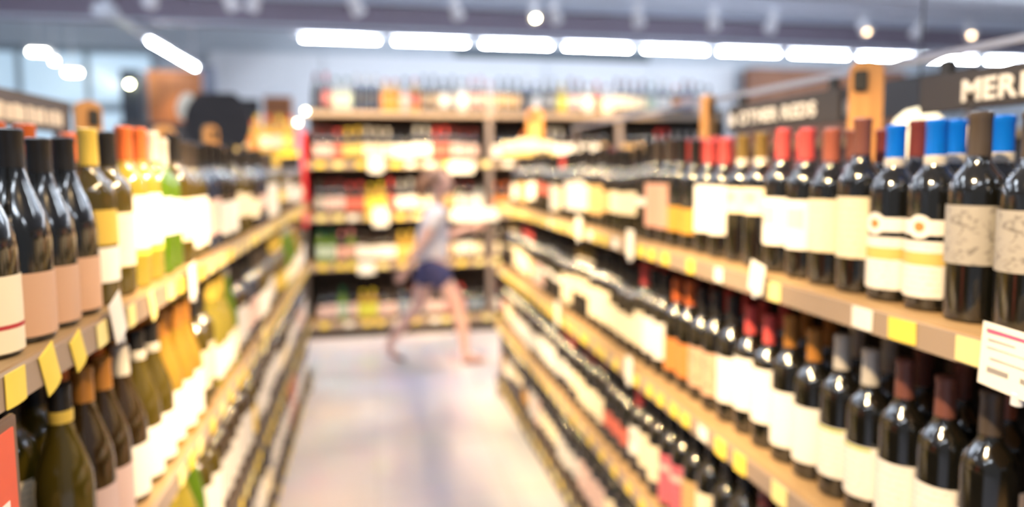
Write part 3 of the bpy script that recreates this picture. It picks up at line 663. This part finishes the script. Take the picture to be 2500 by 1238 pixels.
talker('shelf_card', (RL - 0.014, 1.245, 1.243), math.pi, 0.052, 0.062, 'tilted white card in front of the cream-labelled bottles on top red-wine shelf', -0.18)
talker('shelf_card', (RL - 0.014, 1.93, 1.225), math.pi, 0.055, 0.085, 'white card rising above yellow tags halfway along the top red-wine rail')
talker('shelf_card', (RL - 0.014, 2.45, 1.23), math.pi, 0.06, 0.085, 'white card farther along the top red-wine rail beyond the other cards')
talker('shelf_card', (RL - 0.014, 1.93, 0.835), math.pi, 0.055, 0.080, 'upright white card on the second red-wine rail')
talker('shelf_card', (RL - 0.014, 2.75, 0.83), math.pi, 0.06, 0.10, 'tall white card at the far part of second red-wine rail')
talker('shelf_card', (-LL + 0.014, 1.62, 1.215), 0, 0.060, 0.075, 'white card on the top white-wine rail below the green bottles', 0.12)
talker('shelf_card', (-LL + 0.014, 1.17, 1.235), 0, 0.05, 0.07, 'white card leaning before the peach labels on top white-wine shelf', 0.35)
talker('shelf_card', (-LL + 0.014, 2.6, 0.83), 0, 0.06, 0.09, 'pale yellow card standing up from the second white-wine rail', 0.1, (), 0, 'p')
talker('shelf_card', (0.05, BY - 0.03, 1.47), -math.pi / 2, 0.12, 0.13, 'white card on the end-wall rail above the lime yellow labels')
talker('shelf_card', (0.80, BY - 0.03, 1.46), -math.pi / 2, 0.22, 0.10, 'wide white card in the middle of the end-wall second rail')
talker('shelf_card', (0.08, BY - 0.03, 1.00), -math.pi / 2, 0.13, 0.16, 'white card hanging on the end-wall third rail beneath lime labels')
talker('shelf_card', (0.92, BY - 0.03, 1.03), -math.pi / 2, 0.42, 0.11, 'wide cream price card on the end-wall third rail behind the walker', 0, (), 0, 'w')
talker('shelf_card', (-0.05, BY - 0.03, 0.58), -math.pi / 2, 0.14, 0.10, 'white card on the fourth end-wall rail above green capped bottles')
# red poster in a frame at the near end of the white wine unit
ps = empty('red_poster', (-LL + 0.012, 0.735, 0.93)); tag(ps, 'red framed poster with white marks at the near end of white-wine shelves', 'poster')
boxo('frame', mat('brown_frame', (0.16, 0.10, 0.07), 0.4), -0.004, 0.004, -0.10, 0.10, 0, 0.300, ps, 0.002)
boxo('print', mat('red_poster_paper', (0.75, 0.12, 0.06), 0.5, noise=0.1), 0.004, 0.006, -0.088, 0.088, 0.012, 0.288, ps)
for k, (a, b, z) in enumerate(((0.02, 0.07, 0.20), (0.03, 0.08, 0.09))):
    bm = bmesh.new(); box(bm, 0.006, 0.0066, a, b, z, z + 0.012); put('white_mark', mesh_of(bm, 'white_mark', tag_wht), ps)

# ================================================================ signs above the shelves
board = mat('charcoal_sign_board', (0.035, 0.032, 0.034), 0.6, noise=0.1, nscale=6)
chalk = mat('chalk_white_lettering', (0.80, 0.78, 0.76), 0.7)
post_wood = wood('orange_oak_post', (0.50, 0.23, 0.07), (0.66, 0.34, 0.12), 0.45, (14, 14, 1.5))
def lettering(parent, body, size, loc, rot, m, name='letter', xs=1.0):
    """each character is a flat raised letter of its own"""
    x = 0.0
    E = Euler(rot).to_matrix()
    for ch in body:
        if ch == ' ': x += size * 0.30 * xs; continue
        cu = bpy.data.curves.new('letter_curve', 'FONT'); cu.body = ch; cu.size = size; cu.extrude = 0.001; cu.offset = 0.0018 * size / 0.06
        t = bpy.data.objects.new('letter_tmp', cu); C.objects.link(t); bpy.context.view_layer.update()
        me = bpy.data.meshes.new_from_object(t.evaluated_get(bpy.context.evaluated_depsgraph_get()))
        bpy.data.objects.remove(t); bpy.data.curves.remove(cu)
        me.materials.clear(); me.materials.append(m)
        xsv = [v.co.x for v in me.vertices]; x0, x1 = min(xsv), max(xsv)
        o = put(name, me, parent, Vector(loc) + E @ Vector((x - x0 * xs, 0, 0)), rot); o.scale = (xs, 1, 1)
        x += (x1 - x0) * xs + size * 0.10
SX = 1.17
def hang_sign(y0, y1, z0, z1, text, label, tsize, ty, xs=1.0, tz=0.02):
    r = empty('aisle_sign', (SX, (y0 + y1) / 2, z0)); tag(r, label, 'sign')
    h = (y1 - y0) / 2
    boxo('board', board, -0.006, 0.006, -h, h, 0, z1 - z0, r, 0.002)
    lettering(r, text, tsize, (-0.008, ty - (y0 + y1) / 2, tz), (R(90), 0, R(-90)), chalk, xs=xs)
    for yy in (-h + 0.05, h - 0.05): boxo('bracket', mat('black_bracket', (0.02, 0.02, 0.02), 0.5), 0.006, 0.022, yy - 0.012, yy + 0.012, (z1 - z0) * 0.3, (z1 - z0) + 0.03, r)
    return r
hang_sign(0.45, 1.265, 1.611, 1.688, 'MERLOT', 'charcoal sign board lettered MERLOT over the nearest red wines', 0.058, 1.155, 1.05, 0.017)
hang_sign(1.52, 2.06, 1.612, 1.697, '& OTHER REDS', 'charcoal sign board lettered OTHER REDS between two wooden posts', 0.052, 2.055, 1.15, 0.024)
sr = empty('sign_rail', (SX + 0.065, 2.2, 1.735)); tag(sr, 'long pale metal rail carrying the signs above the red-wine unit', 'rail')
boxo('bar', mat('pale_blue_rail_metal', (0.34, 0.37, 0.47), 0.4, 0.3), -0.008, 0.008, -1.9, 1.85, 0.0, 0.016, sr)
for y in (-1.85, 1.78): boxo('stay', post_metal, -0.008, 0.008, y - 0.01, y + 0.01, -1.735, 0.0, sr)
def sign_post(loc, h, label, wd=0.062, th=0.022, rz=0.0):
    r = empty('sign_post', loc, rz); tag(r, label, 'post')
    bm = bmesh.new(); n = 10; pts = [(-wd / 2, 0), (wd / 2, 0)]
    for i in range(n + 1):
        a = math.pi * i / n; pts.append((wd / 2 * math.cos(a), h - wd / 2 * 0.7 + wd / 2 * 0.7 * math.sin(a)))
    f = [bm.verts.new((-th / 2, y, z)) for y, z in pts]; b = [bm.verts.new((th / 2, y, z)) for y, z in pts]
    bm.faces.new(f); bm.faces.new(b[::-1])
    for i in range(len(pts)):
        j = (i + 1) % len(pts); bm.faces.new((f[i], b[i], b[j], f[j]))
    put('board', mesh_of(bm, 'board', post_wood), r)
    boxo('clip', mat('black_bracket', (0.02, 0.02, 0.02), 0.5), -th / 2 - 0.010, th / 2 + 0.006, -wd * 0.05, wd * 0.38, h - 0.075, h - 0.025, r, 0.003)
    return r
PZ = 1.272
PX = SX + 0.005
sign_post((PX + 0.015, 1.46, PZ + 0.03), 0.455, 'orange oak sign post with a black clip beside the MERLOT board', 0.075, 0.024, 0.9)
sign_post((PX + 0.015, 2.25, PZ + 0.03), 0.455, 'slim orange oak sign post at the far end of the OTHER REDS board', 0.055, 0.030, -1.0)
sign_post((1.03, 4.20, PZ + 0.0005), 0.60, 'brightly lit oak post standing at the far end of the red-wine unit', 0.10, 0.03, 1.4)
# lit cream topper at the far end of the red wine unit
tp = empty('display_topper', (0.94, 4.10, PZ + 0.0005)); tag(tp, 'cream cartons and gold trim shining under the spot at the red-wine unit end', 'display')
cream_card = mat('cream_carton', (0.88, 0.80, 0.60), 0.5)
gold_card = mat('gold_carton', (0.85, 0.62, 0.15), 0.4)
boxo('tray', gold_card, -0.15, 0.19, -0.05, 0.02, 0.30, 0.325, tp)
boxo('carton', cream_card, -0.14, -0.05, -0.05, 0.02, 0.325, 0.385, tp, 0.004); boxo('carton', cream_card, -0.045, 0.08, -0.05, 0.02, 0.325, 0.405, tp, 0.004); boxo('carton', cream_card, 0.085, 0.17, -0.05, 0.02, 0.325, 0.39, tp, 0.004)
boxo('support', post_metal, -0.01, 0.03, -0.03, 0.0, 0.0, 0.30, tp)

# white wine side sign
LX = -LL - 0.42
r = empty('aisle_sign', (LX, 1.75, 1.603)); tag(r, 'brown-black sign board with a row of tall cream strokes over the white wines', 'sign')
boxo('board', mat('brown_black_sign_board', (0.075, 0.055, 0.045), 0.6, noise=0.1), -0.006, 0.006, -0.5, 0.39, 0.0, 0.088, r, 0.002)
for y in (-0.45, 0.35): boxo('stay', post_metal, -0.02, -0.006, y - 0.01, y + 0.01, -0.30, 0.06, r)
for k in range(22):
    y = -0.40 + k * 0.034
    boxo('lettering_stroke', mat('cream_lettering', (0.80, 0.68, 0.55), 0.7), 0.006, 0.008, y, y + 0.020 + 0.004 * (k % 3), 0.016, 0.056 - 0.003 * (k % 2), r)
def paddle(loc, h, label, rz, wd=0.06): return sign_post(loc, h, label, wd, 0.022, rz)
paddle((LX + 0.025, 2.21, 1.302), 0.40, 'orange oak sign post with rounded top and dark hole above white wines', -0.9, 0.07)
paddle((LX + 0.025, 2.95, 1.302), 0.375, 'second orange oak post along the white-wine unit, before the wood wall', -0.9, 0.085)
paddle((LX + 0.025, 3.77, 1.302), 0.425, 'third and farthest oak post of the white-wine unit, before the black disc', -0.9, 0.075)

# ================================================================ things behind the white wine unit
black_board = mat('black_round_board', (0.035, 0.030, 0.032), 0.6)
r = empty('round_sign', (-1.055, 5.2, 0)); tag(r, 'large black disc sign with a flattened top on a dark stand', 'sign')
n = 36; bm = bmesh.new(); f = []; b = []
for i in range(n):
    a = 2 * math.pi * i / n; x = 0.222 * math.cos(a); z = min(0.25 * math.sin(a), 0.212)
    f.append(bm.verts.new((x, -0.012, 1.83 + z))); b.append(bm.verts.new((x, 0.012, 1.83 + z)))
bm.faces.new(f); bm.faces.new(b[::-1])
for i in range(n): j = (i + 1) % n; bm.faces.new((f[i], b[i], b[j], f[j]))
put('disc', mesh_of(bm, 'disc', black_board), r)
boxo('stand', black_board, -0.05, 0.05, 0.012, 0.04, 0, 1.75, r); boxo('foot', black_board, -0.2, 0.2, -0.12, 0.15, 0, 0.03, r)
r = empty('oval_plate', (-1.36, 5.6, 0)); tag(r, 'tall cream oval plate tilted beside the black disc sign', 'plate')
bm = bmesh.new(); lathe(bm, [(0.02, -0.01), (0.10, -0.004), (0.105, 0.004), (0.02, 0.008)], 24)
bmesh.ops.transform(bm, matrix=Matrix.Translation((0, 0, 1.98)) @ Matrix.Rotation(R(15), 4, 'Y') @ Matrix.Diagonal((0.62, 1, 1, 1)) @ Matrix.Rotation(R(90), 4, 'X'), verts=bm.verts[:])
put('plate', mesh_of(bm, 'plate', mat('cream_enamel', (0.82, 0.76, 0.62), 0.3), True), r)
tubeo('stand', black_board, (0, 0.02, 0), (0, 0.02, 1.95), 0.012, r)
boxo('foot', black_board, -0.12, 0.12, -0.1, 0.12, 0, 0.02, r)
# dark notice boards behind
r = empty('menu_board', (-1.62, 9.45, 0)); tag(r, 'black notice board with two pale blots beside the brown wood wall', 'board')
boxo('panel', black_board, -0.2, 0.22, -0.02, 0.02, 0, 2.41, r)
for z in (2.25, 2.02): boxo('blot', mat('pale_blot', (0.45, 0.40, 0.36), 0.6), -0.14, -0.02, -0.024, -0.02, z, z + 0.12, r, 0.002)
# dark counter sign with pale plate
r = empty('shelf_sign', (-1.62, 6.6, 0)); tag(r, 'dark shelf cabinet with a pale blue name plate behind the oak posts', 'cabinet')
boxo('body', dark_panel, -0.55, 0.30, 0, 0.4, 0, 1.92, r); boxo('plate', mat('pale_blue_plate', (0.45, 0.50, 0.62), 0.5), -0.02, 0.18, -0.006, 0, 1.66, 1.74, r); boxo('plate', mat('pale_plate', (0.55, 0.52, 0.52), 0.5), -0.55, -0.30, -0.006, 0, 1.75, 1.83, r)
# cream cartons standing above the white wines
for i, (x, y, z, a, b, c, m, lab) in enumerate((
        (-0.70, 2.74, 1.455, 0.10, 0.16, 0.125, cream_card, 'broad cream carton nearest the first oak posts above white wines'),
        (-0.70, 2.915, 1.455, 0.10, 0.16, 0.128, cream_card, 'second broad cream carton in the row above white wines'),
        (-0.70, 3.19, 1.47, 0.09, 0.16, 0.12, cream_card, 'smaller cream carton before the crimson one above white wines'),
        (-0.70, 3.42, 1.44, 0.08, 0.12, 0.15, mat('crimson_carton', (0.62, 0.06, 0.10), 0.5), 'small crimson carton between cream and yellow ones'),
        (-0.70, 3.68, 1.43, 0.09, 0.18, 0.18, gold_card, 'yellow gold carton at the end of the carton row'))):
    r = empty('carton', (x, y, 0)); tag(r, lab, 'carton', 'cartons over the white wines')
    boxo('box', m, -a / 2, a / 2, -b / 2, b / 2, z, z + c, r, 0.003); boxo('lid_flap', m, -a / 2 - 0.002, a / 2 + 0.002, -b / 2 - 0.002, b / 2 + 0.002, z + c - 0.012, z + c + 0.002, r)
    boxo('stand', dark_panel, -a / 2, a / 2, -b / 2, b / 2, 1.272 + 0.0005, z, r)
# yellow display rack beside the back unit
yr = empty('display_rack', (-0.885, 6.2, 0)); tag(yr, 'yellow display rack crowded with orange bottles beside the end-wall unit', 'display rack')
yel = mat('yellow_rack_paint', (0.85, 0.62, 0.06), 0.4)
boxo('back_panel', dark_panel, -0.25, 0.25, 0.30, 0.33, 0, 1.64, yr)
for z in (1.64, 1.30, 0.9, 0.5): boxo('shelf', yel, -0.25, 0.25, 0, 0.30, z - 0.045, z, yr, 0.003)
for x in (-0.272, 0.252): boxo('side_post', yel, x, x + 0.02, 0.0, 0.03, 0, 1.66, yr)
for lvl, z, ks in ((0, 1.64, ['Sy_cream', 'Sy_orange', 'Sy_cream', 'Sy_blush', 'Sy_gold']), (1, 1.30, ['Sk_pale', 'Sk_blush', 'Sy_lime', 'Sk_pale', 'Sy_orange'])):
    for i, k in enumerate(ks):
        bottle('display_bottle', k, (-1.08 + i * 0.095, 6.27, z + 0.0005), -math.pi / 2, '%s, %s along the %s shelf of the yellow rack' % (T[k]['w'], ordn(i + 1), ['upper', 'lower'][lvl]), 'bottle', '%s shelf of the yellow rack' % ['upper', 'lower'][lvl])
for i, k in enumerate(['Sy_gold', 'Sy_gold', 'Sy_orange', 'Sy_gold', 'Sy_orange']):
    bottle('display_bottle', k, (-1.06 + i * 0.093, 6.38, 1.6405), -math.pi / 2, '%s, %s in the rear row on the yellow rack' % (T[k]['w'], ordn(i + 1)), 'bottle', 'rear row of the yellow rack', 1.22)
# two clip lamps at the corner of the back unit
for i, (x, z, lab) in enumerate(((-0.52, 1.985, 'upper of two small round glowing lamps at the end-wall unit corner'), (-0.585, 1.89, 'lower of two small round glowing lamps at the end-wall unit corner'))):
    r = empty('clip_lamp', (x, 5.98, z)); tag(r, lab, 'lamp', 'clip lamps at the unit corner')
    bm = bmesh.new(); bmesh.ops.create_uvsphere(bm, u_segments=14, v_segments=10, radius=0.016); put('bulb', mesh_of(bm, 'bulb', mat('clip_bulb_glow', (1, 0.9, 0.7), 0.3, emit=(1.0, 0.84, 0.55), estr=22), True), r)
    tubeo('arm', post_metal, (0, 0, -0.03), (0.02, 0.06, -0.05), 0.008, r)
# tall thin bottle-top ornament and round lamp over the next aisle
r = empty('dome_lamp', (1.62, 1.76, 1.61)); tag(r, 'wide glowing cream dome lamp behind the blue-capped bottles', 'lamp')
bm = bmesh.new(); lathe(bm, [(0.085, -0.13), (0.088, -0.08), (0.080, -0.02), (0.062, 0.03), (0.035, 0.055), (0.008, 0.062)], 24)
put('shade', mesh_of(bm, 'shade', mat('glowing_dome_shade', (0.9, 0.8, 0.6), 0.5, emit=(1.0, 0.78, 0.42), estr=1.3), True), r)
tubeo('cord', black_board, (0, 0, 0.06), (0, 0, CZ - 1.61), 0.003, r)
r = empty('globe_lamp', (1.62, 1.577, 1.58)); tag(r, 'small warm globe lamp low beside the grey-capped bottle tops', 'lamp')
bm = bmesh.new(); bmesh.ops.create_uvsphere(bm, u_segments=14, v_segments=10, radius=0.032); put('globe', mesh_of(bm, 'globe', mat('warm_globe_glow', (0.9, 0.7, 0.4), 0.4, emit=(1.0, 0.62, 0.25), estr=0.9), True), r)
tubeo('stem', post_metal, (0, 0, -0.03), (0, 0, -1.58), 0.006, r)

# next aisle's dark signs and fixtures beyond the red wine unit
g2 = empty('shelving_unit', (2.5, 2.6, 0)); tag(g2, 'dark shelving unit of the next aisle behind the red wines', 'shelf unit')
boxo('body', dark_panel, -0.25, 0.25, -2.0, 1.7, 0, 1.60, g2); boxo('top_deck', deck_wood, -0.27, 0.27, -2.0, 1.7, 1.60, 1.63, g2)
r = empty('aisle_sign', (2.38, 3.2, 1.6305)); tag(r, 'dim charcoal sign board with pale scrawl over the next aisle', 'sign')
boxo('board', board, -0.006, 0.006, -0.9, 0.9, 0.09, 0.27, r, 0.002)
for k in range(6): boxo('scrawl_stroke', mat('dim_scrawl', (0.36, 0.32, 0.28), 0.7), -0.009, -0.006, -0.25 + k * 0.07, -0.21 + k * 0.07, 0.13, 0.22 - 0.02 * (k % 2), r)
for y in (-0.88, 0.88): boxo('stand', post_metal, -0.012, 0.012, y - 0.02, y + 0.02, 0.0, 0.09, r)

# ================================================================ the walking customer
def skin_obj(name, verts, edges, m, parent, sub=2, root=0):
    me = bpy.data.meshes.new(name); me.from_pydata([v[:3] for v in verts], edges, []); me.materials.append(m)
    o = put(name, me, parent)
    sm = o.modifiers.new('skin', 'SKIN'); sm.use_smooth_shade = True
    for i, v in enumerate(verts):
        sv = me.skin_vertices[0].data[i]; rr = v[3]
        sv.radius = rr if isinstance(rr, tuple) else (rr, rr); sv.use_root = (i == root)
    ss = o.modifiers.new('sub', 'SUBSURF'); ss.levels = sub; ss.render_levels = sub
    return o
skinm = mat('skin', (0.76, 0.46, 0.37), 0.5, noise=0.04)
shirtm = mat('pale_grey_shirt', (0.80, 0.75, 0.77), 0.8, noise=0.05)
shortm = mat('navy_shorts', (0.05, 0.05, 0.14), 0.8, noise=0.1)
hairm = mat('brown_hair', (0.34, 0.18, 0.11), 0.6, noise=0.2, nscale=40)
shoem = mat('sandal_leather', (0.28, 0.14, 0.10), 0.5)
P = empty('person', (0.44, 5.15, 0)); tag(P, 'person in pale top and navy shorts striding across the end of the aisle', 'person')
# local x = walking direction (+X), y = sideways, z up
BV = [(0.0, 0, 0.80, 0.105), (0.01, 0, 0.92, 0.098), (0.025, 0, 1.06, 0.105), (0.04, 0, 1.17, 0.10), (0.05, 0, 1.240, 0.040), (0.058, 0, 1.285, 0.036),      # 0-5 pelvis..neck
      (0.062, 0, 1.32, 0.036), (0.066, 0, 1.35, 0.036), (0.068, 0, 1.37, 0.034),                                                      # 6-8 head
      (0.02, -0.075, 0.76, 0.085), (0.17, -0.085, 0.50, 0.062), (0.18, -0.085, 0.46, 0.056), (0.225, -0.085, 0.30, 0.052), (0.245, -0.085, 0.105, 0.032), (0.25, -0.085, 0.055, 0.034), (0.34, -0.085, 0.035, 0.024), (0.385, -0.085, 0.028, 0.018),   # 9-16 front leg
      (-0.02, 0.075, 0.76, 0.085), (-0.08, 0.085, 0.47, 0.062), (-0.095, 0.085, 0.43, 0.056), (-0.22, 0.085, 0.29, 0.052), (-0.315, 0.085, 0.155, 0.032), (-0.335, 0.085, 0.115, 0.034), (-0.275, 0.085, 0.045, 0.024), (-0.225, 0.085, 0.025, 0.018),   # 17-24 rear leg
      (0.04, -0.14, 1.165, 0.048), (-0.07, -0.17, 0.96, 0.038), (-0.10, -0.17, 0.93, 0.034), (-0.19, -0.16, 0.78, 0.026),      # 25-28 arm swung back
      (0.045, 0.14, 1.165, 0.048), (0.12, 0.17, 0.97, 0.038), (0.14, 0.17, 0.955, 0.034), (0.31, 0.15, 1.03, 0.026)]           # 29-32 arm forward
BE = [(0, 1), (1, 2), (2, 3), (3, 4), (4, 5), (5, 6), (6, 7), (7, 8), (0, 9), (9, 10), (10, 11), (11, 12), (12, 13), (13, 14), (14, 15), (15, 16),
      (0, 17), (17, 18), (18, 19), (19, 20), (20, 21), (21, 22), (22, 23), (23, 24), (3, 25), (25, 26), (26, 27), (27, 28), (3, 29), (29, 30), (30, 31), (31, 32)]
flesh = [skin_obj('body_core', BV, BE, skinm, P)]
# shirt: torso with short sleeves; shorts: hips with two legs
skin_obj('shirt', [(0.0, 0, 0.755, 0.160), (0.008, 0, 0.90, 0.136), (0.025, 0, 1.06, 0.130), (0.04, 0, 1.17, 0.112), (0.05, 0, 1.230, 0.052), (0.04, -0.14, 1.167, 0.060), (-0.025, -0.165, 1.045, 0.055), (0.045, 0.14, 1.167, 0.060), (0.095, 0.165, 1.04, 0.055)],
         [(0, 1), (1, 2), (2, 3), (3, 4), (3, 5), (5, 6), (3, 7), (7, 8)], shirtm, P)
skin_obj('shorts', [(0.0, 0, 0.80, 0.136), (0.005, 0, 0.87, 0.126), (0.03, -0.078, 0.735, 0.105), (0.115, -0.087, 0.575, 0.090), (-0.03, 0.078, 0.735, 0.105), (-0.064, 0.087, 0.555, 0.090)], [(0, 1), (0, 2), (2, 3), (0, 4), (4, 5)], shortm, P)
def ball(c, r, seg=20, rings=14):
    bm = bmesh.new(); bmesh.ops.create_uvsphere(bm, u_segments=seg, v_segments=rings, radius=1.0)
    bmesh.ops.transform(bm, matrix=Matrix.Translation(c) @ Matrix.Diagonal((*r, 1)), verts=bm.verts[:])
    return mesh_of(bm, 'ball', skinm, True)
# head: skull, face, jaw, nose, brow, ears - fused into the body below
for c, r in (((0.072, 0, 1.402), (0.090, 0.071, 0.090)), ((0.100, 0, 1.355), (0.058, 0.054, 0.060)), ((0.112, 0, 1.318), (0.036, 0.036, 0.030)),
             ((0.164, 0, 1.372), (0.016, 0.011, 0.013)), ((0.155, 0, 1.388), (0.010, 0.009, 0.022)), ((0.150, 0, 1.335), (0.010, 0.022, 0.010)),
             ((0.066, -0.071, 1.380), (0.018, 0.009, 0.028)), ((0.066, 0.071, 1.380), (0.018, 0.009, 0.028))):
    flesh.append(put('head_shape', ball(c, r), P))
# hair: cap over the skull and a tail
hr = put('hair', ball((0.044, 0, 1.418), (0.091, 0.079, 0.088)), P); hr.data.materials.clear(); hr.data.materials.append(hairm)
skin_obj('hair_tail', [(-0.030, 0, 1.435, 0.030), (-0.062, 0, 1.40, 0.032), (-0.070, 0, 1.33, 0.028), (-0.055, 0, 1.25, 0.016)], [(0, 1), (1, 2), (2, 3)], hairm, P)
for sy in (-1, 1):
    bm = bmesh.new(); bmesh.ops.create_uvsphere(bm, u_segments=10, v_segments=8, radius=0.010)
    ey = put('eye', mesh_of(bm, 'eye', mat('eye_white', (0.75, 0.72, 0.70), 0.2), True), P, (0.1475, sy * 0.030, 1.393))
    bm = bmesh.new(); bmesh.ops.create_uvsphere(bm, u_segments=8, v_segments=6, radius=0.005)
    put('iris', mesh_of(bm, 'iris', mat('dark_iris', (0.06, 0.035, 0.02), 0.2), True), ey, (0.0065, 0, 0))
lp = put('mouth', ball((0.158, 0, 1.335), (0.006, 0.018, 0.006), 10, 8), P); lp.data.materials.clear(); lp.data.materials.append(mat('lips', (0.50, 0.16, 0.15), 0.4))
def hand(w, d, up, sy):
    """palm along d from wrist w with four fingers and a thumb"""
    w, d, up = Vector(w), Vector(d).normalized(), Vector(up).normalized(); sd = d.cross(up)
    V = [(*(w - d * 0.05), 0.024), (*(w + d * 0.030), (0.030, 0.016)), (*(w + d * 0.075), (0.034, 0.014))]; E = [(0, 1), (1, 2)]
    for k, (off, ln) in enumerate(((-0.027, 0.058), (-0.009, 0.068), (0.009, 0.064), (0.026, 0.050))):
        b = w + d * 0.080 + sd * off; i = len(V)
        V += [(*b, 0.0092), (*(b + d * ln * 0.5 - up * 0.006), 0.0085), (*(b + d * ln * 0.95 - up * 0.024), 0.0075)]; E += [(2, i), (i, i + 1), (i + 1, i + 2)]
    b = w + d * 0.030 + sd * -0.030; i = len(V)
    V += [(*b, 0.011), (*(b + d * 0.028 - sd * 0.016 - up * 0.008), 0.010), (*(b + d * 0.052 - sd * 0.018 - up * 0.018), 0.008)]; E += [(1, i), (i, i + 1), (i + 1, i + 2)]
    flesh.append(skin_obj('hand_core', V, E, skinm, P, 1))
hand((-0.19, -0.16, 0.78), (-0.5, 0.05, -0.85), (0.3, -1, 0), -1)
hand((0.31, 0.15, 1.03), (1, -0.05, 0.25), (0, 1, 0.2), 1)
# fuse core, head and hands into one continuous body surface
bpy.context.view_layer.update(); dg = bpy.context.evaluated_depsgraph_get()
bm = bmesh.new()
for o in flesh:
    me = bpy.data.meshes.new_from_object(o.evaluated_get(dg)); bq = bmesh.new(); bq.from_mesh(me)
    bad = [e for e in bq.edges if len(e.link_faces) > 2]
    if bad: bmesh.ops.delete(bq, geom=list({f for e in bad for f in e.link_faces}), context='FACES')
    bmesh.ops.holes_fill(bq, edges=[e for e in bq.edges if len(e.link_faces) == 1], sides=0)
    bmesh.ops.recalc_face_normals(bq, faces=bq.faces[:])
    bq.to_mesh(me); bq.free(); bm.from_mesh(me); bpy.data.meshes.remove(me)
for o in flesh: bpy.data.objects.remove(o)
body = put('body', mesh_of(bm, 'body', skinm), P)
rm = body.modifiers.new('fuse', 'REMESH'); rm.mode = 'VOXEL'; rm.voxel_size = 0.0055; rm.use_smooth_shade = True
sm = body.modifiers.new('soften', 'SMOOTH'); sm.factor = 0.5; sm.iterations = 3
bpy.context.view_layer.update()
me = bpy.data.meshes.new_from_object(body.evaluated_get(bpy.context.evaluated_depsgraph_get())); body.modifiers.clear(); body.data = me
me.materials.clear(); me.materials.append(skinm)
for (h, t, nm) in (((0.215, -0.085, 0.012), (0.40, -0.085, 0.012), 'sandal'), ((-0.335, 0.085, 0.075), (-0.205, 0.085, 0.012), 'sandal')):
    a, b = Vector(h), Vector(t); m1 = a.lerp(b, 0.5) - Vector((0, 0, 0.004))
    skin_obj(nm, [(*a, (0.034, 0.012)), (*m1, (0.040, 0.012)), (*b, (0.032, 0.012))], [(0, 1), (1, 2)], shoem, P, 1)
